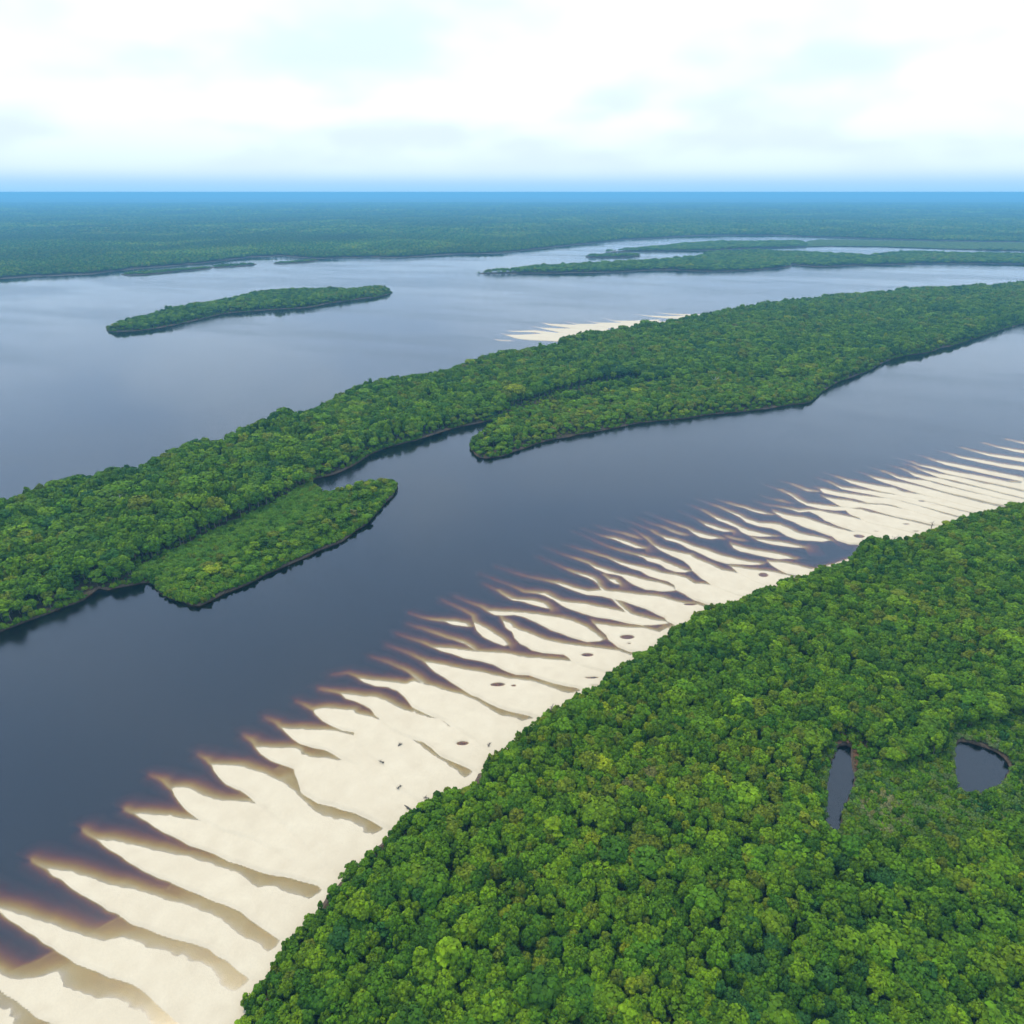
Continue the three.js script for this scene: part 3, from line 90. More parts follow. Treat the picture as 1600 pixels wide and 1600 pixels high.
const BEACH = [[-211.0,-136.5],[-191.3,-139.6],[-170.8,-149.3],[-152.4,-162.2],[-137.8,-175.0],[-129.0,-193.6],[-125.9,-206.2],[-124.9,-223.5],[-120.1,-230.2],[-111.6,-239.6],[-105.6,-244.4],[-102.1,-251.9],[-87.0,-262.9],[-72.3,-273.7],[-52.8,-280.0],[-22.1,-289.6],[2.2,-306.9],[37.1,-316.7],[65.0,-330.7],[100.2,-358.7],[124.1,-385.7],[144.7,-397.0],[171.9,-407.1],[198.2,-419.5],[216.5,-425.8],[238.3,-435.2],[265.2,-446.9],[273.4,-465.4],[282.1,-488.5],[296.8,-506.2],[322.0,-528.9],[343.8,-551.8],[378.7,-569.0],[406.0,-585.6],[430.7,-596.6],[465.6,-593.4],[506.8,-599.8],[560.0,-604.6],[553.8,-525.0],[461.5,-417.7],[298.2,-376.4],[173.1,-328.2],[65.2,-259.8],[13.8,-203.0],[-23.1,-149.3],[-55.4,-95.6],[-147.7,-95.6]];
const POOLS = [[-7.9,-299.2,4.3,1.6],[1.1,-298.6,1.4,0.8],[45.2,-326.4,3.8,1.6],[71.7,-344.3,5.2,2.4],[72.2,-337.1,1.2,1.0],[45.6,-305.2,4.4,0.8],[46.7,-298.6,3.2,0.4],[119.5,-381.0,3.9,1.0],[-24.8,-255.0,3.2,1.5],[181.5,-419.5,3.7,2.9],[279.5,-479.5,4.6,3.2],[329.6,-487.4,2.6,0.9],[328.6,-501.4,3.2,1.1],[366.9,-547.7,2.9,1.1],[297.2,-487.4,2.1,0.9]];
const MAIN = ragged([[-369.2,-286.0],[-355.5,-316.1],[-323.4,-351.1],[-309.5,-367.4],[-299.6,-378.7],[-291.7,-385.7],[-291.5,-394.5],[-289.9,-401.2],[-280.9,-399.5],[-269.7,-406.3],[-255.9,-410.6],[-246.6,-399.5],[-234.8,-391.3],[-221.9,-384.9],[-210.3,-381.0],[-201.1,-393.7],[-189.6,-404.6],[-176.3,-424.9],[-160.9,-442.9],[-144.4,-462.2],[-134.6,-471.8],[-129.3,-487.4],[-122.7,-501.4],[-119.2,-519.9],[-112.8,-550.4],[-108.5,-570.5],[-111.5,-585.6],[-121.7,-588.7],[-134.5,-585.6],[-148.0,-575.0],[-159.1,-566.1],[-166.5,-560.3],[-172.7,-561.8],[-183.0,-576.5],[-193.0,-593.4],[-192.0,-601.4],[-172.8,-614.5],[-156.9,-647.7],[-144.6,-678.0],[-114.3,-706.7],[-102.8,-717.4],[-69.8,-753.6],[-40.0,-775.5],[-19.5,-788.1],[-13.2,-783.0],[-24.1,-758.4],[-37.5,-719.6],[-43.2,-692.1],[-32.8,-658.8],[-13.4,-660.7],[2.7,-678.0],[16.7,-690.1],[38.5,-710.9],[82.3,-735.1],[117.1,-753.6],[154.6,-775.5],[197.3,-788.1],[241.1,-806.3],[279.3,-817.1],[319.4,-830.9],[363.6,-850.9],[393.8,-865.7],[428.7,-913.1],[474.5,-965.2],[546.9,-1031.0],[608.1,-1096.1],[662.0,-1138.9],[719.9,-1169.0],[764.6,-1206.2],[821.3,-1245.5],[1080.6,-1451.8],[1547.4,-1775.2],[2030.6,-2027.8],[2333.5,-2354.0],[1893.2,-2204.5],[1492.5,-2056.6],[1252.6,-1968.0],[1192.6,-1953.9],[1089.0,-1926.4],[951.7,-1835.5],[866.9,-1810.9],[755.7,-1741.0],[678.6,-1697.1],[580.2,-1635.0],[527.6,-1596.0],[447.3,-1522.9],[344.1,-1432.0],[293.7,-1372.0],[255.4,-1364.8],[201.9,-1309.8],[139.8,-1264.9],[88.8,-1228.7],[75.8,-1183.2],[35.7,-1145.8],[-30.4,-1105.7],[-75.7,-1045.7],[-99.4,-987.3],[-130.6,-971.7],[-176.6,-934.6],[-209.7,-903.3],[-244.8,-808.4],[-257.7,-778.8],[-276.0,-773.6],[-288.2,-748.7],[-301.4,-713.7],[-311.6,-681.5],[-330.2,-692.0],[-343.6,-667.3],[-355.3,-642.3],[-361.7,-608.4],[-377.0,-603.4],[-386.7,-588.6],[-413.8,-574.4],[-440.3,-526.9],[-476.0,-469.6],[-507.0,-443.1]], 7, 1.6, 11);
const CREEK = [[91.4,-893.6],[110.6,-909.8],[134.4,-923.1],[164.5,-943.7],[185.2,-958.0],[171.3,-958.0],[141.2,-940.2],[112.0,-923.1]];
const MARSH = [[-278.3,-420.4],[-268.7,-440.0],[-255.4,-461.2],[-242.0,-486.3],[-228.1,-511.1],[-212.6,-536.8],[-198.7,-575.0],[-191.3,-587.1],[-180.0,-572.0],[-167.5,-557.5],[-140.8,-563.2],[-146.3,-535.5],[-173.1,-509.9],[-193.7,-481.7],[-208.4,-458.1],[-220.1,-431.4],[-236.9,-415.9],[-255.4,-412.3]];
const LEFT = ragged([[-820.3,-1392.8],[-792.6,-1358.1],[-747.4,-1371.8],[-710.1,-1421.7],[-683.9,-1491.1],[-655.8,-1575.8],[-604.4,-1612.3],[-547.7,-1640.6],[-489.2,-1670.0],[-459.9,-1731.7],[-421.9,-1775.2],[-383.7,-1820.9],[-356.3,-1844.5],[-329.8,-1932.1],[-336.1,-1944.2],[-381.0,-1986.4],[-412.4,-1972.2],[-458.2,-1944.2],[-543.0,-1930.4],[-622.6,-1903.6],[-686.1,-1851.8],[-729.6,-1711.5],[-771.2,-1638.5],[-796.4,-1500.2],[-810.7,-1427.2],[-807.5,-1382.1]], 10, 2.5, 21);
const STRIPS = [[[-1290.8,-2358.1],[-1223.5,-2377.3],[-1174.0,-2457.1],[-1130.2,-2509.7],[-1086.8,-2564.5],[-1105.2,-2610.0],[-1153.7,-2564.5],[-1202.9,-2520.5],[-1257.6,-2446.9],[-1310.9,-2396.8]], [[-1091.2,-2598.5],[-1041.3,-2633.3],[-978.9,-2705.7],[-993.7,-2748.5],[-1064.1,-2693.4],[-1111.9,-2649.9]], [[-914.8,-2756.2],[-864.2,-2769.1],[-818.1,-2808.4],[-784.5,-2862.7],[-795.6,-2904.7],[-833.3,-2862.7],[-880.0,-2821.8],[-924.7,-2787.3]]];
const RIGHT = ragged([[-114.7,-2396.8],[-73.6,-2396.8],[21.8,-2416.6],[117.7,-2416.6],[248.3,-2436.7],[378.8,-2457.1],[522.0,-2520.5],[696.7,-2477.9],[814.9,-2499.0],[936.8,-2564.5],[1024.8,-2633.3],[1068.7,-2705.7],[1136.0,-2633.3],[1261.7,-2681.2],[1379.6,-2705.7],[1499.7,-2730.7],[1584.7,-2756.2],[1730.6,-2756.2],[2009.3,-2730.7],[2331.8,-2705.7],[2648.6,-2681.2],[3020.5,-3080.1],[2275.3,-3113.7],[1963.0,-3148.0],[1796.5,-3218.9],[1632.1,-3148.0],[1502.8,-3047.1],[1385.3,-3148.0],[1263.6,-3218.9],[1104.2,-3293.0],[1005.2,-3255.5],[894.0,-3218.9],[780.1,-3014.9],[715.1,-2922.0],[583.0,-2834.4],[421.3,-2751.8],[270.8,-2673.6],[181.2,-2623.9],[83.2,-2575.8],[-11.1,-2462.9],[-104.6,-2420.3]], 20, 5, 31);
const ISLET = ragged([[320.3,-3038.0],[405.2,-3022.6],[534.6,-3069.3],[548.2,-3150.2],[447.5,-3133.7],[360.0,-3101.2],[325.1,-3085.2]], 20, 4, 37);
const BACK = ragged([[449.6,-3343.6],[580.6,-3343.6],[824.7,-3381.2],[943.3,-3419.7],[1195.7,-3540.3],[1458.5,-3625.4],[1609.3,-3669.5],[1873.9,-3625.4],[2087.6,-3499.2],[2153.6,-3459.0],[2441.5,-3343.6],[3172.8,-3235.4],[3466.5,-3551.1],[2316.2,-3734.4],[2050.7,-3783.1],[1825.1,-3936.9],[1671.9,-3936.9],[1548.1,-3783.1],[1577.7,-3990.9],[1313.1,-3936.9],[1107.6,-3936.9],[857.0,-3734.4],[733.5,-3595.3],[514.4,-3384.5],[442.2,-3269.2]], 25, 6, 41);
const BACKMARSH = [[1474.6,-3625.4],[1609.3,-3669.5],[1873.9,-3625.4],[2087.6,-3499.2],[2153.6,-3459.0],[2441.5,-3343.6],[3172.8,-3235.4],[3714.5,-3808.1],[2438.1,-3931.6],[2172.6,-4009.5],[1909.1,-4118.1],[1760.4,-4146.2],[1640.1,-4009.5]];
const FARBANK = [[-2619.3,-2056.8],[-1878.9,-2181.1],[-1640.9,-2266.3],[-1491.0,-2358.1],[-1419.1,-2396.8],[-1375.4,-2520.5],[-1261.7,-2681.2],[-1181.3,-2835.3],[-1102.2,-3038.0],[-996.8,-3101.2],[-936.6,-3038.0],[-806.7,-2977.3],[-624.4,-3038.0],[-486.6,-3007.4],[-239.8,-3200.8],[-49.0,-3235.4],[121.3,-3499.2],[326.9,-3760.8],[631.3,-4174.6],[884.5,-4353.5],[1213.5,-4616.6],[1653.2,-4616.6],[1926.6,-4416.5],[2259.5,-4174.6],[2517.3,-4063.1],[3115.1,-3906.3],[4507.6,-3625.4]];
const NEAR = ragged([[-88.0,-126.6],[-80.8,-151.4],[-70.0,-173.6],[-54.0,-196.6],[-44.8,-208.2],[-41.3,-211.6],[-40.5,-214.3],[-35.6,-216.8],[-33.6,-220.0],[-28.6,-222.1],[-21.2,-225.1],[-16.6,-226.9],[-14.1,-231.5],[-9.9,-240.9],[-4.1,-245.4],[1.0,-255.2],[6.2,-260.5],[15.3,-268.8],[22.6,-275.5],[33.1,-283.5],[45.1,-292.3],[55.1,-304.2],[64.8,-313.4],[76.8,-323.0],[87.9,-333.0],[99.4,-345.4],[113.0,-357.2],[120.9,-364.4],[134.8,-372.6],[147.1,-377.2],[157.7,-382.7],[161.4,-387.4],[172.3,-393.9],[184.2,-398.9],[194.3,-408.3],[211.1,-411.9],[218.7,-421.8],[234.7,-425.4],[251.1,-433.9],[262.8,-447.7],[273.0,-461.1],[283.6,-469.7],[300.1,-466.4],[319.7,-472.9],[336.3,-481.9],[354.7,-492.2],[374.7,-505.4],[418.3,-523.0],[476.8,-543.0],[562.5,-564.3],[681.2,-571.7],[519.2,-283.5],[190.4,-82.2],[26.4,-34.3],[-72.9,-50.4]], 6, 1.4, 51);
const POND = ragged([[160.9,-251.5],[163.8,-253.7],[167.5,-254.1],[169.6,-252.4],[167.8,-247.7],[165.0,-240.4],[162.5,-232.1],[157.0,-224.3],[152.2,-218.2],[147.1,-211.2],[141.8,-203.0],[137.4,-200.4],[137.1,-206.2],[140.3,-214.7],[145.6,-226.5],[153.1,-240.8],[158.9,-247.7]], 3, 0.6, 61);
const POND_B = ragged([[221.7,-254.1],[229.1,-256.3],[240.5,-249.0],[240.0,-238.8],[226.3,-227.2],[209.3,-221.4],[206.2,-225.0],[211.1,-236.8]], 3, 0.6, 63);
const SCRUB = [[130.7,-203.0],[145.2,-238.8],[152.0,-247.7],[159.7,-255.4],[166.4,-258.9],[174.3,-256.3],[173.9,-240.8],[190.8,-238.8],[210.8,-246.9],[223.5,-259.8],[270.1,-273.7],[242.3,-216.4],[204.3,-193.6],[167.7,-190.6],[141.1,-190.6]], SPIT = [[-255.9,-410.6],[-245.1,-424.9],[-232.0,-442.9],[-222.3,-474.0],[-208.7,-500.2],[-193.3,-528.9],[-175.3,-560.3],[-161.8,-578.0],[-101.8,-621.2],[-90.4,-538.1],[-115.8,-466.5],[-202.1,-361.6],[-250.5,-392.1]], POINT = [[-47.9,-676.1],[-40.1,-728.4],[0.0,-795.8],[83.9,-856.8],[180.4,-929.9],[284.5,-983.8],[446.0,-961.6],[419.5,-856.8],[227.6,-763.2],[70.1,-696.2],[-32.2,-629.8]], RUST = [[-13.4,-801.0],[0.0,-825.3],[17.8,-819.8],[28.5,-801.0],[11.7,-785.5],[-2.3,-780.5]], PONDTOP = [[155.3,-251.1],[160.1,-256.3],[164.8,-259.8],[170.7,-261.1],[175.9,-258.5],[172.8,-247.7],[166.6,-236.4],[163.8,-236.4],[168.9,-250.2],[164.1,-253.7]], STRAW = [[155.4,-215.7],[159.5,-221.4],[166.8,-224.3],[173.4,-222.8],[175.7,-217.1],[171.2,-206.2],[159.0,-199.8],[151.7,-204.6]];

// ---------------------------------------------------------------- water
const rippleTex = noiseTexture(512, tile((u, v) => 0.6 * fbm(u * 26, v * 60, 3, 3) + 0.4 * fbm(u * 90 + 3, v * 140, 8, 2)));
rippleTex.repeat.set(1 / 80, 1 / 80);
const windTex = noiseTexture(512, tile((u, v) => { const n = fbm(u * 5 + 0.6 * fbm(u * 4, v * 4, 77, 2), v * 15, 13, 5); return [0, 0.35 + 0.65 * smooth(0.3, 0.72, n), 0]; }));
windTex.repeat.set(1 / 1900, 1 / 1900);
// a level sheet to the horizon, cut finer towards the middle
function sheet(y) {
  const half = [0, 40, 90, 150, 220, 300, 400, 520, 660, 820, 1000, 1250, 1600, 2000, 2500, 3200, 4200, 6000, 9000, 15000, 28000, 60000], ax = [...half.slice(1).reverse().map((v) => -v), ...half], n = ax.length, pos = [], uv = [], nor = [], idx = [];
  for (const z of ax) for (const x of ax) { pos.push(x, y, z); nor.push(0, 1, 0); uv.push(x * 0.94 + z * 0.34, z * 0.94 - x * 0.34); }
  for (let j = 0; j + 1 < n; j++) for (let i = 0; i + 1 < n; i++) { const a = j * n + i; idx.push(a, a + n, a + 1, a + 1, a + n, a + n + 1); }
  const g = new THREE.BufferGeometry(); g.setAttribute('position', new THREE.Float32BufferAttribute(pos, 3)); g.setAttribute('normal', new THREE.Float32BufferAttribute(nor, 3)); g.setAttribute('uv', new THREE.Float32BufferAttribute(uv, 2)); g.setIndex(idx); return g;
}
{
  const m = new THREE.MeshPhysicalMaterial({ color: 0xffffff, roughness: 0.22, roughnessMap: windTex, transmission: 1, thickness: 2, ior: 1.62, attenuationColor: new THREE.Color().setRGB(0.76, 0.53, 0.06), attenuationDistance: 0.32, bumpMap: rippleTex, bumpScale: 0.006 });
  add(shade(new THREE.Mesh(sheet(0), m)), 'river', 'dark tea coloured river water filling the channels between the islands', 'water', { kind: 'structure' });
  add(shade(new THREE.Mesh(sheet(-6), new THREE.MeshStandardMaterial({ color: new THREE.Color().setRGB(0.06, 0.05, 0.04), roughness: 1 }))), 'river_bed', 'dark muddy bed under the deep river channels', 'river bed', { kind: 'structure' });
}

// ---------------------------------------------------------------- sand waves
const sandTone = noiseTexture(512, tile((u, v) => { const n = fbm(u * 9, v * 9, 71, 5), m = vnoise(u * 170, v * 170, 72), k = 0.93 + 0.07 * n + (m - 0.5) * 0.03; return [k, k * (0.985 + 0.015 * n), k * (0.955 + 0.03 * n)]; }), true);
sandTone.repeat.set(1 / 60, 1 / 60);
const sandGrain = noiseTexture(256, tile((u, v) => fbm(u * 30, v * 30, 75, 4))); sandGrain.repeat.set(1 / 9, 1 / 9);
const sandMat = new THREE.MeshStandardMaterial({ color: new THREE.Color().setRGB(0.645, 0.54, 0.375), map: sandTone, roughness: 0.95, bumpMap: sandGrain, bumpScale: 0.05 });
// nearest point of an open line of [x, z, ...]: distance and, for the third number given, its value there
function nearest(line, x, z, third) { let m = 1e9, val = 0; for (let i = 0; i + 1 < line.length || (line.length === 1 && i === 0); i++) { const a = line[i], b = line[i + 1] ?? a, dx = b[0] - a[0], dz = b[1] - a[1], t = clamp(((x - a[0]) * dx + (z - a[1]) * dz) / (dx * dx + dz * dz + 1e-9), 0, 1), ex = x - a[0] - dx * t, ez = z - a[1] - dz * t, d = ex * ex + ez * ez; if (d < m) { m = d; if (third) val = lerp(third[i], third[i + 1] ?? third[i], t); } } return [Math.sqrt(m), val]; }
// height over the water line at a distance from it: a flat wet margin, then up; under water down ever steeper
const rise = (q) => q > 0 ? 0.95 * (1 - Math.exp(-Math.pow(q / 13, 1.4))) : q > -6 ? 0.03 * q - 0.018 * q * q : 0.246 * q + 0.648;
// each sand wave: its steep edge and its gentle far edge (four numbers a point), or a drowned crest (three numbers)
function sandBar(bars, beach, pools, cell, reach, deep, name, label) {
  const waves = [];
  for (const L of bars) {
    let run = [];
    const flush = () => { if (run.length > 1) { const edge = run.map((p) => [p[0], p[1]]), far = run.map((p) => p.length > 3 ? [p[2], p[3]] : [p[0], p[1]]); waves.push({ edge, far, ring: [...edge, ...far.slice().reverse()], crest: edge.map((p, i) => run[i].length > 3 ? nearest(far, p[0], p[1])[0] : 0), end: run[run.length - 1].length > 3 ? [edge[edge.length - 1], far[far.length - 1]] : null }); } run = []; };
    for (let i = 0; i < L.length; i++) {
      const dry = L[i].length > 3, next = L[i + 1]?.length > 3, prev = L[i - 1]?.length > 3;
      if (dry || next || prev) run.push(L[i]);
      if (!dry && prev && !next) flush();
      if (i + 1 < L.length && !dry && L[i + 1].length < 4) waves.push({ edge: [L[i], L[i + 1]], crest: [L[i][2], L[i + 1][2]] });
      if (!dry && next) waves.push({ edge: [L[i], L[i + 1]].map((p) => [p[0], p[1]]), crest: [L[i][2], 0] });
      if (dry && L[i + 1] && !next) waves.push({ edge: [L[i], L[i + 1]].map((p) => [p[0], p[1]]), crest: [0, L[i + 1][2]] });
    }
    flush();
  }
  let x0 = 1e9, x1 = -1e9, z0 = 1e9, z1 = -1e9;
  for (const w of waves) {
    const all = w.ring ?? w.edge; w.x0 = Math.min(...all.map((p) => p[0])) - reach; w.x1 = Math.max(...all.map((p) => p[0])) + reach; w.z0 = Math.min(...all.map((p) => p[1])) - reach; w.z1 = Math.max(...all.map((p) => p[1])) + reach;
    x0 = Math.min(x0, w.x0); x1 = Math.max(x1, w.x1); z0 = Math.min(z0, w.z0); z1 = Math.max(z1, w.z1);
  }
  if (beach) for (const [x, z] of beach) { x0 = Math.min(x0, x); x1 = Math.max(x1, x); z0 = Math.min(z0, z); z1 = Math.max(z1, z); }
  const B = 12, bins = new Map();
  waves.forEach((s) => { for (let i = Math.floor(s.x0 / B); i <= Math.floor(s.x1 / B); i++) for (let j = Math.floor(s.z0 / B); j <= Math.floor(s.z1 / B); j++) { const k = i * 100003 + j; (bins.get(k) ?? bins.set(k, []).get(k)).push(s); } });
  const height = (x, z) => {
    const wx = x + (fbm(x / 9, z / 9, 81, 2) - 0.5) * 1.4, wz = z + (fbm(x / 9, z / 9, 83, 2) - 0.5) * 1.4;
    let h = deep, dip = 0;
    for (const s of bins.get(Math.floor(x / B) * 100003 + Math.floor(z / B)) ?? []) {
      if (x < s.x0 || x > s.x1 || z < s.z0 || z > s.z1) continue;
      const [dn, c] = nearest(s.edge, wx, wz, s.crest); let v;
      if (!s.ring) { const a = s.edge[0], b = s.edge[1], side = (wx - a[0]) * (b[1] - a[1]) - (wz - a[1]) * (b[0] - a[0]); v = side > 0 ? rise(c - dn) : rise(c) - dn * 0.4; }
      else { const df = nearest(s.far, wx, wz)[0]; const within = inside(s.ring, wx, wz); v = within ? rise(df - 0.9) : df < dn ? rise(-df - 0.9) : rise(c - 0.9) - dn * 0.5; let de = 99; if (s.end) { de = nearest(s.end, wx, wz)[0]; v = Math.min(v, within ? 0.05 * de - 0.02 : v); if (!within && de < dn + 0.01 && de < df + 0.01) v = -0.02 - 0.1 * de; } if (!within && dn < df && c > 3) dip = Math.max(dip, Math.exp(-dn * dn / 70) * Math.min(1, c / 9) * smooth(1, 10, de)); }
      if (v > h) h = v;
    }
    if (beach) {
      const e = edgeDistance(beach, wx, wz) * (inside(beach, wx, wz) ? 1 : -1);
      const b = e > 0 ? Math.min(0.12, -0.05 + 0.02 * e) - 0.2 * dip + 0.04 * Math.max(0, 8 - edgeDistance(NEAR, x, z)) + (fbm(x / 12, z / 7, 91, 3) - 0.5) * 0.09 : -0.05 + e * 0.3;
      h = Math.max(h, b);
    }
    if (pools) for (const [qx, qz, a, b] of pools) { const d = Math.hypot((wx - qx) / a, (wz - qz) / b); if (d < 1.5) h = Math.min(h, lerp(-0.42, h, smooth(0.55, 1.35, d))); }
    return h - 0.015 + (fbm(x / 2.3, z / 2.3, 95, 2) - 0.5) * 0.03;
  };
  const nx = Math.ceil((x1 - x0) / cell), nz = Math.ceil((z1 - z0) / cell), id = new Map(), pos = [], uv = [], idx = [];
  const hs = new Float32Array((nx + 1) * (nz + 1)).fill(-99);
  for (let j = 0; j <= nz; j++) for (let i = 0; i <= nx; i++) {
    const x = x0 + i * cell, z = z0 + j * cell;
    if (bins.has(Math.floor(x / B) * 100003 + Math.floor(z / B)) || (beach && inside(beach, x, z) && !(inside(NEAR, x, z) && edgeDistance(NEAR, x, z) > 12))) { if (!(beach && inside(NEAR, x, z) && edgeDistance(NEAR, x, z) > 12)) hs[j * (nx + 1) + i] = height(x, z); }
  }
  const vert = (i, j) => { const k = j * (nx + 1) + i; if (!id.has(k)) { id.set(k, pos.length / 3); const x = x0 + i * cell, z = z0 + j * cell; pos.push(x, hs[k], z); uv.push(x, z); } return id.get(k); };
  for (let j = 0; j < nz; j++) for (let i = 0; i < nx; i++) {
    const k = j * (nx + 1) + i, a = hs[k], b = hs[k + 1], c = hs[k + nx + 1], d = hs[k + nx + 2];
    if (a < -90 || b < -90 || c < -90 || d < -90 || Math.max(a, b, c, d) <= deep + 0.04) continue;
    const A = vert(i, j), Bv = vert(i + 1, j), C = vert(i, j + 1), D = vert(i + 1, j + 1);
    idx.push(A, C, Bv, Bv, C, D);
  }
  const g = new THREE.BufferGeometry();
  g.setAttribute('position', new THREE.Float32BufferAttribute(pos, 3)); g.setAttribute('uv', new THREE.Float32BufferAttribute(uv, 2)); g.setIndex(idx); g.computeVertexNormals();
  add(shade(new THREE.Mesh(g, sandMat)), name, label, 'sand', { kind: 'structure' });
  console.log(name, idx.length / 3);
  return height;
}
const sandHeight = sandBar(BARS, BEACH, POOLS, 0.65, 12, -2.2, 'sand_bank', 'white rippled sand bank with water filled troughs beside the near forest');
sandBar(FAR_BARS, null, null, 2.6, 16, -2.2, 'sand_bar', 'small white sand bar showing behind the long forested island');

// ---------------------------------------------------------------- land
const litterTex = noiseTexture(256, tile((u, v) => { const n = fbm(u * 12, v * 12, 101, 4), k = 0.55 + 0.45 * n; return [k, k * (0.85 + 0.15 * n), k * 0.7]; }), true); litterTex.repeat.set(1 / 14, 1 / 14);
const litterMat = new THREE.MeshStandardMaterial({ color: new THREE.Color().setRGB(0.1, 0.085, 0.045), map: litterTex, roughness: 1 });
const bankTex = noiseTexture(256, tile((u, v) => { const n = fbm(u * 16, v * 16, 111, 4), k = 0.45 + 0.55 * n; return [k, k * 0.9, k * 0.78]; }), true); bankTex.repeat.set(1 / 12, 1 / 12);
const bankMat = new THREE.MeshStandardMaterial({ color: new THREE.Color().setRGB(0.19, 0.16, 0.125), map: bankTex, roughness: 1 });
function land(outline, holes, top, shelf, name, label, bankLabel) {
  const shape = new THREE.Shape(outline.map(([x, z]) => new THREE.Vector2(x, -z)));
  for (const h of holes) shape.holes.push(new THREE.Path(h.map(([x, z]) => new THREE.Vector2(x, -z))));
  const g = new THREE.ShapeGeometry(shape); g.rotateX(-Math.PI / 2); g.translate(0, top, 0);
  const p = g.attributes.position, uv = g.attributes.uv; for (let i = 0; i < p.count; i++) uv.setXY(i, p.getX(i), p.getZ(i));
  g.computeVertexNormals();
  add(shade(new THREE.Mesh(g, litterMat)), name, label, 'ground', { kind: 'structure' });
  const parts = [];
  for (const [ring, sign] of [[outline, 1], ...holes.map((h) => [h, -1])]) {
    const area = ring.reduce((s, a, i) => { const b = ring[(i + 1) % ring.length]; return s + a[0] * b[1] - b[0] * a[1]; }, 0), dir = Math.sign(area) * sign, n = ring.length;
    const pos = [], u = [], idx = [];
    for (let i = 0; i <= n; i++) {
      const a = ring[(i + n - 1) % n], b = ring[i % n], c = ring[(i + 1) % n]; let nx = (c[1] - a[1]) * dir, nz = -(c[0] - a[0]) * dir; const l = Math.hypot(nx, nz) || 1; nx /= l; nz /= l;
      const k = (0.3 + 1.3 * fbm(b[0] / 14, b[1] / 14, 121, 2)) * (sign < 0 ? 0.3 : 1);
      [[0, top], [shelf * 0.35 * k, top * 0.6], [shelf * k, 0.1], [shelf * k + (sign < 0 ? 0.2 : 1.2), -0.5], [shelf * k + (sign < 0 ? 0.6 : 5), -6]].forEach(([o, y]) => { pos.push(b[0] + nx * o, y, b[1] + nz * o); u.push(b[0] + nx * o, b[1] + y * 2); });
      if (i < n) for (let q = 0; q < 4; q++) { const A = i * 5 + q, C = A + 5; if (dir > 0) idx.push(A, C, A + 1, A + 1, C, C + 1); else idx.push(A, A + 1, C, A + 1, C + 1, C); }
    }
    const bg = new THREE.BufferGeometry(); bg.setAttribute('position', new THREE.Float32BufferAttribute(pos, 3)); bg.setAttribute('uv', new THREE.Float32BufferAttribute(u, 2)); bg.setIndex(idx); bg.computeVertexNormals(); parts.push(bg);
  }
  add(shade(new THREE.Mesh(mergeGeometries(parts), bankMat)), 'river_bank', bankLabel, 'bank', { kind: 'structure' });
}
land(MAIN, [CREEK], 1.2, 1.0, 'island_ground', 'dark soil under the long forested island in the middle', 'bare earth bank round the long forested island');
land(NEAR, [POND, POND_B], 1.1, 2.0, 'forest_ground', 'leaf littered soil under the near forest at lower right', 'brown earth edge of the near forest and its pond');
land(LEFT, [], 1.3, 2.0, 'island_ground', 'soil under the small wooded island in the left of the far channel', 'pale earth bank round the small wooded island in the far channel');
STRIPS.forEach((s, i) => land(ragged(s, 14, 3, 23 + i), [], 1, 2, 'islet_ground', ['soil under the longest low islet off the far left bank', 'soil under the middle low islet off the far left bank', 'soil under the smallest low islet off the far left bank'][i], ['bank of the longest low islet off the far left bank', 'bank of the middle low islet off the far left bank', 'bank of the smallest low islet off the far left bank'][i]));
land(RIGHT, [], 1.3, 3, 'island_ground', 'soil under the broad wooded island in the right distance', 'bank round the broad wooded island in the right distance');
land(ISLET, [], 1.2, 3, 'islet_ground', 'soil under the short islet behind the broad right island', 'bank of the short islet behind the broad right island');
land(BACK, [], 1.2, 3, 'island_ground', 'soil under the farthest narrow island with pale marsh at right', 'bank of the farthest narrow island with pale marsh');
const FAR = ragged(FARBANK, 40, 9, 45).slice(0, -20);
{
  const fr = []; for (let i = 0; i + 1 < FARBANK.length; i++) { const a = FARBANK[i], b = FARBANK[i + 1], n = Math.max(1, Math.round(Math.hypot(b[0] - a[0], b[1] - a[1]) / 30)); for (let k = 0; k < n; k++) { const x = lerp(a[0], b[0], k / n), z = lerp(a[1], b[1], k / n); fr.push([x + (vnoise(x / 70, z / 70, 44) - 0.5) * 16, z + (vnoise(x / 60, z / 60, 43) - 0.5) * 24]); } }
  FAR.length = 0; FAR.push(...fr, [9000, -3400], [58000, -3400], [58000, -59000], [-58000, -59000], [-58000, -2000], [-9000, -2000]);
  land(FAR, [], 1.5, 4, 'forest_plain', 'hazy flat forest plain reaching to the horizon', 'low pale bank along the far forest shore');
}

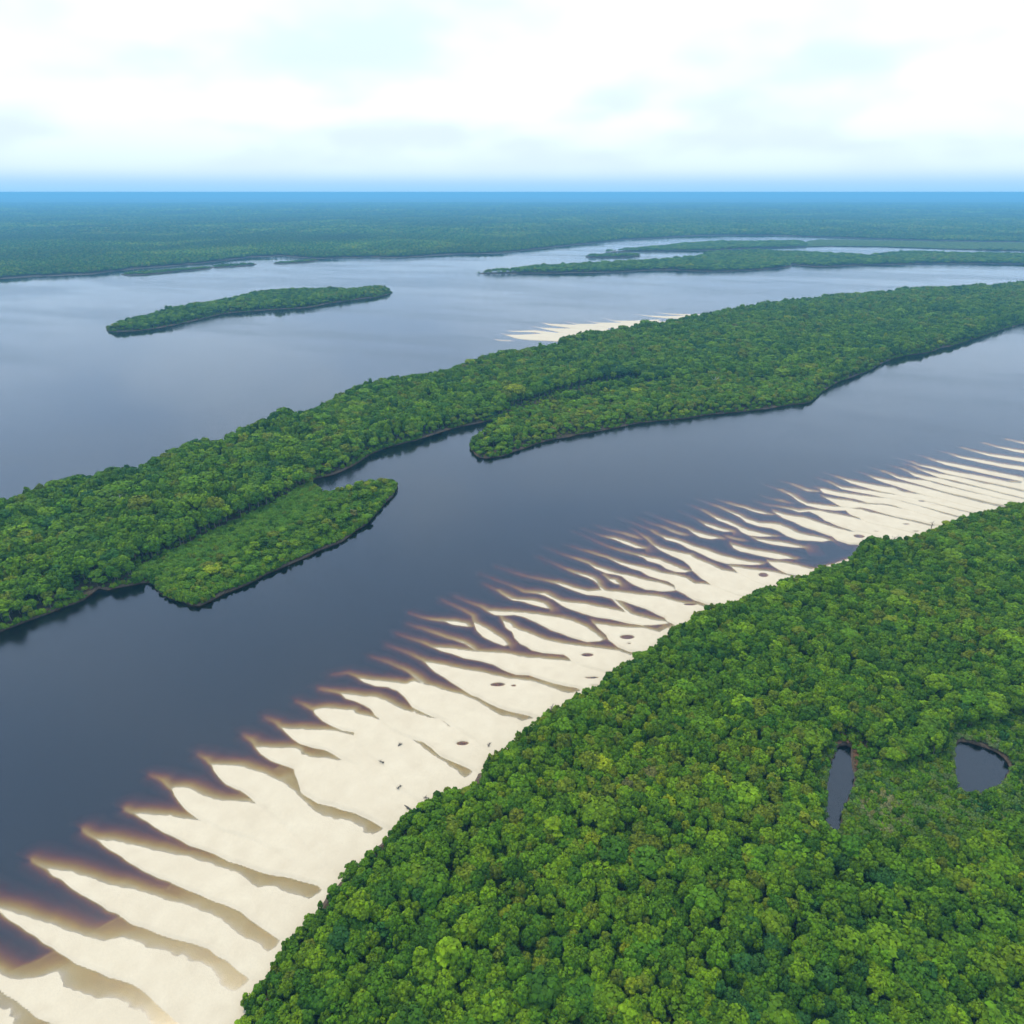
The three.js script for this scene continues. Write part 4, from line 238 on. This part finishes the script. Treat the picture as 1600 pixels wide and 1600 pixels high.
// ---------------------------------------------------------------- foliage
function crownGeometry(seed, { R = 3.5, low = 3.4, high = 10, lobes = 15, leaves = 92, leaf = 0.5, flat = 0.75 }) {
  const rnd = mulberry(seed), pos = [], nor = [], col = [], cy = (low + high) / 2, hy = (high - low) / 2, L = [];
  L.push([(rnd() - 0.5) * R * 0.3, cy + hy * 0.2, (rnd() - 0.5) * R * 0.3, R * 0.52]);
  for (let i = 0; i < lobes; i++) {
    const a = i * 2.39996 + rnd() * 0.8, up = -0.45 + 1.35 * ((i + 0.5) / lobes) + (rnd() - 0.5) * 0.3, ring = Math.sqrt(Math.max(0.05, 1 - Math.min(1, up * up * 0.9)));
    const rr = R * (0.2 + 0.24 * rnd() * rnd() + 0.06);
    L.push([Math.cos(a) * (R - rr) * ring * (0.7 + 0.55 * rnd()), cy + up * (hy - rr * 0.55), Math.sin(a) * (R - rr) * ring * (0.7 + 0.55 * rnd()), rr]);
  }
  for (const [lx, ly, lz, rr] of L) {
    const tone = 0.86 + 0.3 * rnd(), warm = rnd(), n = Math.round(leaves * (0.6 + 0.5 * rr / (R * 0.4)));
    for (let k = 0; k < n; k++) {
      let x, y, z, l; do { x = rnd() * 2 - 1; y = rnd() * 1.75 - 0.75; z = rnd() * 2 - 1; l = Math.hypot(x, y, z); } while (l > 1 || l < 0.1);
      x /= l; y /= l; z /= l;
      const q = rr * (0.72 + 0.46 * rnd()), px = lx + x * q, py = ly + y * q * flat, pz = lz + z * q;
      // leaf spray: a bent diamond lying across the outward direction
      const o = new THREE.Vector3(x + (rnd() - 0.5) * 1.1, y + 0.35 + (rnd() - 0.5) * 1.1, z + (rnd() - 0.5) * 1.1).normalize();
      const t = new THREE.Vector3(rnd() - 0.5, rnd() - 0.5, rnd() - 0.5).cross(o).normalize(), b = new THREE.Vector3().crossVectors(o, t);
      const s = leaf * (0.65 + 0.7 * rnd()), w = s * (0.55 + 0.3 * rnd());
      const N = new THREE.Vector3(x * 0.65 + px / R * 0.3 + o.x * 0.85, y * 0.65 + 0.15 + o.y * 0.85, z * 0.65 + pz / R * 0.3 + o.z * 0.85).normalize();
      const P = [[t, s], [b, w], [t, -s], [b, -w]].map(([d, m], i) => [px + d.x * m - (i % 2 ? 0 : o.x * s * 0.2), py + d.y * m - (i % 2 ? 0 : o.y * s * 0.2), pz + d.z * m - (i % 2 ? 0 : o.z * s * 0.2)]);
      const c = tone * (0.7 + 0.6 * rnd()), cr = c * (0.94 + 0.12 * warm), cg = c, cb = c * (1.05 - 0.3 * warm);
      for (const i of [0, 1, 3, 1, 2, 3]) { pos.push(...P[i]); nor.push(N.x, N.y, N.z); col.push(cr, cg, cb); }
    }
  }
  const g = new THREE.BufferGeometry();
  g.setAttribute('position', new THREE.Float32BufferAttribute(pos, 3)); g.setAttribute('normal', new THREE.Float32BufferAttribute(nor, 3)); g.setAttribute('color', new THREE.Float32BufferAttribute(col, 3));
  return g;
}
function limb(a, b, r0, r1, sides = 5) {
  const A = new THREE.Vector3(...a), B = new THREE.Vector3(...b), d = B.clone().sub(A), g = new THREE.CylinderGeometry(r1, r0, d.length(), sides, 1, true);
  g.translate(0, d.length() / 2, 0); g.applyQuaternion(new THREE.Quaternion().setFromUnitVectors(new THREE.Vector3(0, 1, 0), d.normalize())); g.translate(A.x, A.y, A.z); return g.toNonIndexed();
}
function trunkGeometry(seed, fork = 4.2, reach = 2.2) {
  const rnd = mulberry(seed), p = [limb([0, -0.6, 0], [0.15, fork, 0.1], 0.22, 0.14, 6)];
  for (let i = 0; i < 5; i++) { const a = i * 1.257 + rnd(), e = [0.15 + Math.cos(a) * reach * (0.5 + 0.5 * rnd()), fork + 1.6 + rnd() * 2.2, 0.1 + Math.sin(a) * reach * (0.5 + 0.5 * rnd())]; p.push(limb([0.15, fork - 0.1 - rnd() * 0.8, 0.1], e, 0.1, 0.03, 4)); }
  return mergeGeometries(p);
}
const crowns = [];
for (let i = 0; i < 5; i++) crowns.push(crownGeometry(200 + i, { R: 3.4 + 0.3 * (i % 3), lobes: 18 + i * 2 }));
crowns.push(crownGeometry(211, { R: 4.4, low: 5.6, high: 10, lobes: 20, flat: 0.55 }));                 // flat-topped
crowns.push(crownGeometry(212, { R: 2.6, low: 2.4, high: 11, lobes: 16, flat: 0.9 }));                  // tall and narrow
crowns.push(crownGeometry(213, { R: 3.7, low: 3.6, high: 10, lobes: 11, leaves: 44, leaf: 0.55 }));     // thin, gappy
const bush = [0, 1, 2].map((i) => crownGeometry(230 + i, { R: 1.5, low: 0.1, high: 1.9, lobes: 8, leaves: 40, leaf: 0.4 }));
const trunks = [trunkGeometry(1), trunkGeometry(2, 4.8, 1.8), trunkGeometry(3, 3.6, 2.6)];
const barkMat = new THREE.MeshStandardMaterial({ color: new THREE.Color().setRGB(0.2, 0.17, 0.13), roughness: 0.95 });
const leafMat = (r, g, b) => new THREE.MeshPhysicalMaterial({ color: new THREE.Color().setRGB(r, g, b), roughness: 0.8, specularIntensity: 0.3, vertexColors: true, side: THREE.DoubleSide });
const white = leafMat(1, 1, 1);
const KINDS = [                                            // colour, share, words
  { c: [0.03, 0.092, 0.012], s: 0.07, w: 'blue green' },
  { c: [0.046, 0.116, 0.003], s: 0.21, w: 'dark green' },
  { c: [0.078, 0.162, 0.002], s: 0.34, w: 'mid green' },
  { c: [0.118, 0.206, 0.002], s: 0.22, w: 'bright green' },
  { c: [0.12, 0.158, 0.006], s: 0.1, w: 'olive green' },
  { c: [0.18, 0.225, 0.003], s: 0.05, w: 'yellow green' },
  { c: [0.125, 0.125, 0.03], s: 0.01, w: 'dusty brown green' },
];
function kindAt(x, z, rnd, shift = 0, scale = 45) { let q = rnd() * 0.8 + (fbm(x / scale, z / scale, 141, 2) - 0.5) * 0.5 + (fbm(x / 190, z / 190, 147, 2) - 0.5) * 0.4 + 0.08 + shift, k = 0; q = Math.max(0, Math.min(q, 0.9 + 0.0999 * rnd())); while (k < KINDS.length - 1 && (q -= KINDS[k].s) > 0) k++; return k; }
const dummy = new THREE.Object3D(), tint = new THREE.Color();
function stand(group, name, geo, mat, list) {
  if (!list.length) return;
  const m = shade(new THREE.InstancedMesh(geo, mat, list.length));
  list.forEach((t, i) => { dummy.position.set(t.x, t.y, t.z); dummy.rotation.set(0, t.a, 0); dummy.scale.set(t.s, t.sy, t.s); dummy.updateMatrix(); m.setMatrixAt(i, dummy.matrix); m.setColorAt(i, tint.setRGB(...t.c)); });
  m.name = name; m.userData.kind = 'stuff'; group.add(m);
}
// scattered points inside an outline, one per jittered cell
function scatter(poly, cell, seed, keep, hit) {
  const rnd = mulberry(seed); let x0 = 1e9, x1 = -1e9, z0 = 1e9, z1 = -1e9; for (const [x, z] of poly) { x0 = Math.min(x0, x); x1 = Math.max(x1, x); z0 = Math.min(z0, z); z1 = Math.max(z1, z); }
  let row = 0;
  for (let z = z0; z < z1; z += cell * 0.87, row++) for (let x = x0 + (row % 2) * cell / 2; x < x1; x += cell) {
    const px = x + (rnd() - 0.5) * cell * 0.85, pz = z + (rnd() - 0.5) * cell * 0.85;
    if (keep(px, pz) && inside(poly, px, pz)) hit(px, pz, rnd);
  }
}
const V = camera.matrixWorldInverse.copy(camera.matrixWorld).invert(), half = Math.tan(THREE.MathUtils.degToRad(74.608 / 2)), tmp = new THREE.Vector3();
// rough view test, so that land far outside the picture stays bare
function near(x, z, y = 5, pad = 0.12) { tmp.set(x, y, z).applyMatrix4(V); return tmp.z < -1 && Math.abs(tmp.x / tmp.z) < half * (1 + pad) && Math.abs(tmp.y / tmp.z) < half * (1 + pad) ? -tmp.z : 0; }
const vary = (c, rnd, k = 0.2) => { const a = 1 - k + 2 * k * rnd(), b = 1 + (rnd() - 0.5) * 0.16; return [c[0] * a * b, c[1] * a, c[2] * a / b]; };

function pickCrown(rnd) { const r = rnd(); return r < 0.66 ? Math.floor(rnd() * 5) : r < 0.78 ? 5 : r < 0.92 ? 6 : 7; }
function forest(poly, { cell, r0, r1, h0, h1, base, seed, name, label, avoid = [], hollow = [], solo = 0, shrubCell = 0, zones = [], fringe = 0 }) {
  const trees = [];
  scatter(poly, cell, seed, (x, z) => near(x, z), (x, z, rnd) => {
    if (avoid.some((p) => inside(p, x, z)) || hollow.some((p) => inside(p, x, z) || edgeDistance(p, x, z) < 2.2)) return;
    const e = edgeDistance(poly, x, z), edge = smooth(0, 16, e), lump = fbm(x / 45, z / 45, seed + 3, 3);
    if (rnd() < 0.05) return;
    const zone = zones.find((q) => inside(q.p, x, z)) ?? { h: 1, r: 1, shift: 0 };
    if (zone.thin && rnd() < zone.thin) return;
    const dice = rnd(), big = dice < 0.035 ? 1.75 : dice < 0.14 ? 1.3 : 1, r = zone.r * lerp(r0, r1, Math.pow(rnd(), 1.3)) * (0.62 + 0.38 * edge) * big, h = zone.h * lerp(h0, h1, clamp(rnd() * 0.55 + lump * 0.75 - 0.15, 0, 1)) * (0.5 + 0.5 * edge) * (big > 1.5 ? 1.25 : big > 1 ? 1.1 : 1);
    const k = kindAt(x, z, rnd, zone.shift), g = pickCrown(rnd);
    trees.push({ x, y: base, z, a: rnd() * 6.28, s: r / 3.5, sy: h / 10, k, g, c: vary(KINDS[k].c, rnd), r, e });
  });
  let singles = [];
  if (solo) {
    for (const t of trees) { tmp.set(t.x, t.y + t.sy * 7, t.z).applyMatrix4(V); const u = 800 + tmp.x / -tmp.z * 800 / half, v = 800 - tmp.y / -tmp.z * 800 / half; t.show = u > 104 && u < 1496 && v > 337 && v < 1262 ? t.r / -tmp.z : 0; t.u = u; t.v = v; }
    singles = trees.filter((t) => t.show > 0).sort((a, b) => b.show - a.show).slice(0, solo);
    singles.forEach((t) => { t.solo = true; });
  }
  const rest = trees.filter((t) => !t.solo), group = new THREE.Group();
  crowns.forEach((g, i) => stand(group, 'tree_crowns', g, white, rest.filter((t) => t.g === i)));
  stand(group, 'tree_trunks', trunks[0], barkMat, rest.map((t) => ({ ...t, s: t.s * 0.9, c: [1, 1, 1] })));
  if (shrubCell) {
    const shrubs = [];
    scatter(poly, shrubCell, seed + 7, (x, z) => near(x, z), (x, z, rnd) => { if (hollow.some((p) => inside(p, x, z) || edgeDistance(p, x, z) < 0.8)) return; const s = 0.7 + 0.9 * rnd(); shrubs.push({ x, y: base, z, a: rnd() * 6.28, s, sy: s * (0.8 + 0.8 * rnd()), g: Math.floor(rnd() * 3), c: vary(KINDS[kindAt(x, z, rnd)].c, rnd) }); });
    if (fringe) { // bushes leaning over the bank
      const rnd = mulberry(seed + 11);
      for (let i = 0; i < poly.length; i++) { const a = poly[i], b = poly[(i + 1) % poly.length], L = Math.hypot(b[0] - a[0], b[1] - a[1]), n = Math.min(80, Math.round(L / fringe)); for (let k = 0; k < n; k++) { const x = lerp(a[0], b[0], k / n) + (rnd() - 0.5) * 2.4, z = lerp(a[1], b[1], k / n) + (rnd() - 0.5) * 2.4; if (!near(x, z) || fbm(x / 22, z / 22, seed + 13, 3) < 0.4 + 0.1 * rnd()) continue; const s = 0.5 + 1.2 * rnd(); shrubs.push({ x, y: base - 0.9, z, a: rnd() * 6.28, s, sy: s * (0.9 + rnd()), g: Math.floor(rnd() * 3), c: vary(KINDS[kindAt(x, z, rnd, 0.06)].c, rnd) }); } }
    }
    bush.forEach((g, i) => stand(group, 'undergrowth', g, white, shrubs.filter((t) => t.g === i)));
  }
  add(group, name, label, 'forest', { kind: 'stuff' });
  console.log(name, trees.length, 'alone', singles.length);
  return singles;
}
function lowGrowth(poly, { cell, s0, s1, flat, base, seed, name, label, colors, avoid = [], within = null }) {
  const list = [];
  scatter(poly, cell, seed, (x, z) => near(x, z), (x, z, rnd) => { if (avoid.some((p) => inside(p, x, z) || edgeDistance(p, x, z) < 0.15) || (within && !inside(within, x, z))) return; const s = lerp(s0, s1, rnd()); const q = clamp(fbm(x / 14, z / 14, seed, 3) * 1.4 - 0.2 + (rnd() - 0.5) * 0.4, 0, 0.999); list.push({ x, y: base, z, a: rnd() * 6.28, s, sy: s * flat * (0.7 + 0.6 * rnd()), g: Math.floor(rnd() * 3), c: vary(colors[Math.floor(q * colors.length)], rnd, 0.15) }); });
  const group = new THREE.Group(); bush.forEach((g, i) => stand(group, 'shrubs', g, white, list.filter((t) => t.g === i)));
  add(group, name, label, 'shrubs', { kind: 'stuff' }); console.log(name, list.length);
}

const CREASE = [[-13.3,-788.1],[40.7,-828.1],[102.1,-887.3],[142.5,-916.4],[188.6,-950.8],[195.7,-991.4],[149.7,-968.9],[108.2,-947.3],[43.0,-881.0],[-6.5,-828.1]], MAINZONE = [MARSH, CREASE];
forest(MAIN, { zones: [{ p: [[-166.1,-525.0],[-160.4,-572.0],[-140.0,-604.6],[-101.8,-621.2],[-90.4,-538.1],[-112.3,-488.5],[-129.5,-460.1],[-152.8,-436.2],[-166.1,-417.7],[-179.9,-431.4],[-154.4,-479.5],[-138.4,-512.4]], h: 0.58, r: 0.72, shift: 0.18 }, { p: SPIT, h: 0.44, r: 0.6, shift: 0.2, thin: 0.15 }, { p: POINT, h: 0.66, r: 0.78, shift: 0.16 }], fringe: 1.3, cell: 7, r0: 3.4, r1: 6.6, h0: 9, h1: 21, base: 1.3, seed: 301, name: 'island_forest', label: 'dense rainforest covering the long island in the middle of the river', avoid: MAINZONE, hollow: [CREEK], shrubCell: 6 });
lowGrowth(MARSH, { cell: 1.9, s0: 0.6, s1: 1.3, flat: 0.9, base: 1.3, seed: 331, name: 'marsh_shrubs', label: 'low light green scrub on the spit of the long island', colors: [[0.09, 0.19, 0.01], [0.105, 0.21, 0.012], [0.12, 0.22, 0.014]] });
lowGrowth(SPIT, { cell: 2.6, s0: 1.0, s1: 1.9, flat: 1, base: 1.2, seed: 333, name: 'spit_bushes', label: 'bright green bushes covering the low spit of the long island', colors: [[0.07, 0.155, 0.006], [0.1, 0.195, 0.006], [0.12, 0.21, 0.006]], avoid: [MARSH], within: MAIN });
lowGrowth(RUST, { cell: 2.2, s0: 0.8, s1: 1.5, flat: 0.9, base: 1.2, seed: 335, name: 'dry_shrubs', label: 'reddish brown bushes at the head of the narrow inlet', colors: [[0.16, 0.085, 0.04], [0.12, 0.09, 0.04], [0.08, 0.1, 0.02]] });
forest(LEFT, { fringe: 2.5, cell: 8, r0: 4, r1: 6, h0: 8, h1: 17, base: 1.3, seed: 341, name: 'islet_forest', label: 'trees covering the small wooded island in the left of the far channel', shrubCell: 6 });
STRIPS.forEach((s, i) => forest(s, { cell: 8, r0: 3.5, r1: 5.5, h0: 3.5, h1: 8, base: 1, seed: 351 + i, name: 'islet_forest', label: ['trees on the longest low islet off the far left bank', 'trees on the middle low islet off the far left bank', 'trees on the smallest low islet off the far left bank'][i] }));
forest(RIGHT, { cell: 12, r0: 6, r1: 9, h0: 8, h1: 17, base: 1.3, seed: 361, name: 'island_forest', label: 'hazy trees covering the broad island in the right distance' });
forest(ISLET, { cell: 12, r0: 6, r1: 8, h0: 7, h1: 12, base: 1.2, seed: 365, name: 'islet_forest', label: 'hazy trees on the short islet behind the broad right island' });
forest(BACK, { cell: 14, r0: 7, r1: 10, h0: 8, h1: 14, base: 1.2, seed: 371, name: 'island_forest', label: 'hazy trees on the farthest narrow island', avoid: [BACKMARSH] });
lowGrowth(BACKMARSH, { cell: 12, s0: 5, s1: 7, flat: 0.35, base: 1.2, seed: 381, name: 'marsh_shrubs', label: 'pale green marsh on the right half of the farthest island', colors: [[0.1, 0.17, 0.03], [0.13, 0.19, 0.035], [0.12, 0.17, 0.04]] });

// far forest: clumps of some twenty-five trees each, larger clumps farther out
{
  const tiny = [0, 1, 2].map((i) => crownGeometry(260 + i, { R: 5, low: 2, high: 14, lobes: 7, leaves: 16, leaf: 1.9 }));
  const clump = [0, 1, 2, 3].map((i) => {
    const rnd = mulberry(270 + i), parts = [];
    for (let a = -2; a <= 2; a++) for (let b = -2; b <= 2; b++) {
      const g = tiny[Math.floor(rnd() * 3)].clone(), s = 0.8 + 0.5 * rnd(), c = g.attributes.color, k = KINDS[kindAt(a * 40 + i * 100, b * 40, rnd)].c, f = 0.8 + 0.4 * rnd();
      for (let q = 0; q < c.count; q++) c.setXYZ(q, c.getX(q) * k[0] / 0.052 * f, c.getY(q) * k[1] / 0.118 * f, c.getZ(q) * k[2] / 0.02 * f);
      g.rotateY(rnd() * 6.28); g.scale(s, (0.6 + 0.65 * rnd()), s); g.translate(a * 9 + (rnd() - 0.5) * 6, 0, b * 9 + (rnd() - 0.5) * 6); parts.push(g);
    }
    return mergeGeometries(parts);
  });
  const group = new THREE.Group(), list = [];
  for (const [from, to, s] of [[1900, 4600, 1], [4600, 9000, 2.1], [9000, 17000, 4.2]]) {
    const cell = 43 * s, rnd = mulberry(400 + s * 10);
    for (let z = -from; z > -to * 1.02; z -= cell) for (let x = -0.95 * to; x < 0.95 * to; x += cell) {
      const px = x + (rnd() - 0.5) * cell * 0.3, pz = z + (rnd() - 0.5) * cell * 0.3, d = -pz;
      if (d < from || d > to || Math.abs(px) > 0.86 * d + 100 || !inside(FAR, px, pz) || (s < 2 && edgeDistance(FAR, px, pz) < 20)) continue;
      const n = fbm(px / 520, pz / 700, 411, 4), m = fbm(px / 190, pz / 260, 415, 3), f = 0.42 + 1.2 * n, pale = smooth(0.56, 0.72, m);
      list.push({ x: px, y: 1.5, z: pz, a: Math.floor(rnd() * 4) * Math.PI / 2 + rnd() * 0.3, s: s * 1.08, sy: (s > 1 ? 1 + 0.35 * (s - 1) : 1) * (0.75 + 0.6 * n), g: Math.floor(rnd() * 4), c: [lerp(0.06, 0.11, pale) * f, lerp(0.13, 0.19, pale) * f, lerp(0.015, 0.02, pale) * f] });
    }
  }
  clump.forEach((g, i) => stand(group, 'tree_crowns', g, white, list.filter((t) => t.g === i)));
  // trees along the far shore, in front of the clumps
  const shore = []; const rnd = mulberry(421);
  for (let i = 0; i + 1 < FAR.length - 6; i++) { const a = FAR[i], b = FAR[i + 1], n = Math.max(1, Math.round(Math.hypot(b[0] - a[0], b[1] - a[1]) / 5)); for (let k = 0; k < n; k++) { const x = lerp(a[0], b[0], k / n) + (rnd() - 0.5) * 8, z = lerp(a[1], b[1], k / n) - 3 - rnd() * 34; if (!near(x, z)) continue; const s = 0.9 + 0.7 * rnd(), kk = KINDS[kindAt(x, z, rnd)].c; shore.push({ x, y: 1.2, z, a: rnd() * 6.28, s, sy: 0.8 + 0.8 * rnd(), g: Math.floor(rnd() * 5), c: vary(kk, rnd) }); } }
  crowns.slice(0, 5).forEach((g, i) => stand(group, 'tree_crowns', g, white, shore.filter((t) => t.g === i)));
  add(group, 'distant_forest', 'blue hazy rainforest beyond the far bank, reaching to the horizon', 'forest', { kind: 'stuff' });
  console.log('far clumps', list.length, shore.length);
}

// near forest: the three hundred trees that show largest stand alone, the others are one mass
{
  const singles = forest(NEAR, { fringe: 1.5, cell: 4.3, r0: 1.9, r1: 3.9, h0: 5.5, h1: 13, base: 1.1, seed: 501, name: 'near_forest', label: 'smaller and more distant trees filling the near forest behind the sand bank', avoid: [SCRUB], hollow: [POND, POND_B], solo: 296, shrubCell: 2.9 });
  const mats = KINDS.map((k) => [0.85, 1, 1.16].map((f) => leafMat(k.c[0] * f, k.c[1] * f, k.c[2] * f)));
  const rnd = mulberry(517);
  for (const t of singles) {
    const o = new THREE.Group(), K = KINDS[t.k];
    const trunk = shade(new THREE.Mesh(trunks[Math.floor(rnd() * 3)], barkMat)); trunk.name = 'trunk';
    const crown = shade(new THREE.Mesh(crowns[t.g], mats[t.k][Math.floor(rnd() * 3)])); crown.name = 'crown';
    o.add(trunk, crown); o.position.set(t.x, t.y, t.z); o.rotation.y = t.a; o.scale.set(t.s, t.sy, t.s);
    const shape = t.g === 5 ? 'flat topped' : t.g === 6 ? 'narrow' : t.g === 7 ? 'thin crowned' : 'round crowned';
    const pond = edgeDistance(POND, t.x, t.z), where = t.e < 9 ? 'at the sand edge of the near forest' : pond < 16 ? 'close beside the forest pond' : edgeDistance(POND_B, t.x, t.z) < 16 ? 'near the water at the right border' : t.u > 1150 ? 'in the right part of the near forest' : 'in the left part of the near forest';
    add(o, 'rainforest_tree', `${K.w} ${shape} tree ${where}`, 'tree', { group: `${K.w} ${shape} trees ${where}` });
  }
  lowGrowth(PONDTOP, { cell: 1.1, s0: 0.35, s1: 0.8, flat: 0.7, base: 1.1, seed: 525, name: 'dry_shrubs', label: 'rust brown dry growth at the head of the forest pond', colors: [[0.22, 0.1, 0.05], [0.17, 0.09, 0.045], [0.12, 0.1, 0.04]], avoid: [POND] });
  lowGrowth(STRAW, { cell: 1.3, s0: 0.5, s1: 1.0, flat: 1.2, base: 1.15, seed: 529, name: 'straw_grass', label: 'pale straw coloured tussocks right of the forest pond', colors: [[0.17, 0.18, 0.05], [0.22, 0.21, 0.075], [0.12, 0.14, 0.03]], avoid: [POND] });
  lowGrowth(SCRUB, { cell: 1.6, s0: 0.55, s1: 1.15, flat: 1, base: 1.1, seed: 521, name: 'pond_scrub', label: 'low grassy scrub round the forest pond at lower right', colors: [[0.045, 0.095, 0.022], [0.07, 0.12, 0.02], [0.09, 0.14, 0.022], [0.1, 0.13, 0.035]].map((c) => c.map((v) => v * 1.3)), avoid: [POND, POND_B, PONDTOP] });
}

// ---------------------------------------------------------------- bare trees and driftwood
const SNAGS = [[298.8,-465.9,7.0],[343.3,-491.1,8.0],[-357.3,-585.8,15.0],[-333.0,-520.9,14.0],[-299.9,-480.9,13.0],[-233.4,-818.2,15.0],[-139.2,-740.1,14.0],[104.6,-1047.0,15.0],[285.6,-931.8,12.0]], DRIFT = [[-56.0,-253.2],[-62.9,-241.6],[-52.3,-226.8],[-46.9,-215.3],[-11.5,-252.8],[-38.8,-220.3],[21.3,-280.0]];
const paleBark = new THREE.MeshStandardMaterial({ color: new THREE.Color().setRGB(0.42, 0.38, 0.32), roughness: 0.9 });
const greyBark = new THREE.MeshStandardMaterial({ color: new THREE.Color().setRGB(0.16, 0.13, 0.1), roughness: 0.9 });
const driftBark = new THREE.MeshStandardMaterial({ color: new THREE.Color().setRGB(0.075, 0.065, 0.05), roughness: 0.95 });
const snagWords = ['bare grey snag at the sand edge, left of the two', 'bare grey snag at the sand edge, right of the two', 'pale dead tree on the skyline at the left end of the long island', 'pale dead tree high in the left end of the long island', 'pale dead tree low in the left end of the long island', 'pale dead tree near the back shore of the long island', 'pale dead tree above the narrow inlet of the long island', 'pale dead tree in the middle of the long island', 'pale dead tree near the front shore of the long island point'];
SNAGS.forEach(([x, z, h0], n) => {
  const h = n < 2 ? h0 : n > 8 ? h0 + 2 : h0 + 4;
  const rnd = mulberry(601 + n), o = new THREE.Group(), mat = n < 2 ? greyBark : paleBark, T = 0.62 * h, wide = n < 2 ? 1 : n > 8 ? 1.2 : 2.2, lean = (rnd() - 0.5) * 0.8;
  const part = (name, g) => { const m = shade(new THREE.Mesh(g, mat)); m.name = name; o.add(m); };
  part('trunk', mergeGeometries([limb([0, -0.8, 0], [lean * 0.5, T * 0.5, 0.1], 0.32 * wide, 0.25 * wide, 7), limb([lean * 0.5, T * 0.5 - 0.05, 0.1], [lean, T, 0.2], 0.25 * wide, 0.16 * wide, 7)]));
  for (let i = 0; i < 7; i++) {
    const a = i * 2.4 + rnd(), y0 = T * (0.55 + 0.45 * rnd()), L = h * (0.22 + 0.2 * rnd()), s = [lean * y0 / T, y0, 0.15], e = [s[0] + Math.cos(a) * L * 0.75, y0 + L * (0.55 + 0.4 * rnd()), s[2] + Math.sin(a) * L * 0.75], g = [limb(s, e, 0.13 * wide, 0.06 * wide, 5)];
    for (let k = 0; k < 3; k++) { const b = a + (rnd() - 0.5) * 2.2, f = 0.5 + 0.5 * rnd(), q = s.map((v, j) => lerp(v, e[j], f)), l = L * (0.25 + 0.3 * rnd()); g.push(limb(q, [q[0] + Math.cos(b) * l, q[1] + l * (0.3 + 0.6 * rnd()), q[2] + Math.sin(b) * l], 0.06 * wide, 0.03 * wide, 4)); }
    part('branch', mergeGeometries(g));
  }
  o.position.set(x, 1.2, z); add(o, 'dead_tree', snagWords[n], 'dead tree', { group: n < 2 ? 'bare snags at the sand edge' : n > 8 ? 'pale bare trees in the near forest' : 'pale dead trees on the long island' });
});
const driftWords = ['small dark driftwood tangle on white sand, upper of three', 'small dark driftwood tangle on white sand, middle of three', 'small dark driftwood tangle on white sand, lowest of three', 'dark stranded log on sand at the bottom border', 'brown brushwood heap where the sand meets the forest', 'brown brushwood heap at the lowest corner of the forest edge', 'thin fallen branch reaching from the forest onto the sand'];
DRIFT.forEach(([x, z], n) => {
  const rnd = mulberry(651 + n), o = new THREE.Group(), part = (name, g) => { const m = shade(new THREE.Mesh(g, n > 3 ? greyBark : driftBark)); m.name = name; o.add(m); };
  const L = n === 3 ? 4.2 : n === 6 ? 6 : 2.2, a0 = rnd() * 0.8 - 0.4;
  part('log', mergeGeometries([limb([-L / 2, 0.22, -a0], [0, 0.36, 0], n === 3 ? 0.5 : 0.2, n === 3 ? 0.45 : 0.17, 7), limb([-0.05, 0.36, 0], [L / 2, 0.3, a0], n === 3 ? 0.45 : 0.17, 0.1, 7)]));
  for (let i = 0; i < (n === 3 ? 3 : 9); i++) { const t = rnd() * L - L / 2, b = rnd() * 6.28, l = 0.6 + 0.9 * rnd(); part('branch', mergeGeometries([limb([t, 0.25, a0 * t / L], [t + Math.cos(b) * l, 0.3 + rnd() * 1.0, Math.sin(b) * l], 0.1, 0.05, 5), limb([t + Math.cos(b) * l * 0.5, 0.35, Math.sin(b) * l * 0.5], [t + Math.cos(b + 1) * l, 0.4 + rnd() * 0.6, Math.sin(b + 1) * l], 0.07, 0.03, 4)])); }
  o.position.set(x, Math.max(0, sandHeight(x, z)) - 0.1, z); o.rotation.y = rnd() * 3; add(o, 'driftwood', driftWords[n], 'driftwood', { group: 'driftwood on the sand bank' });
});
renderer.render(scene, camera);
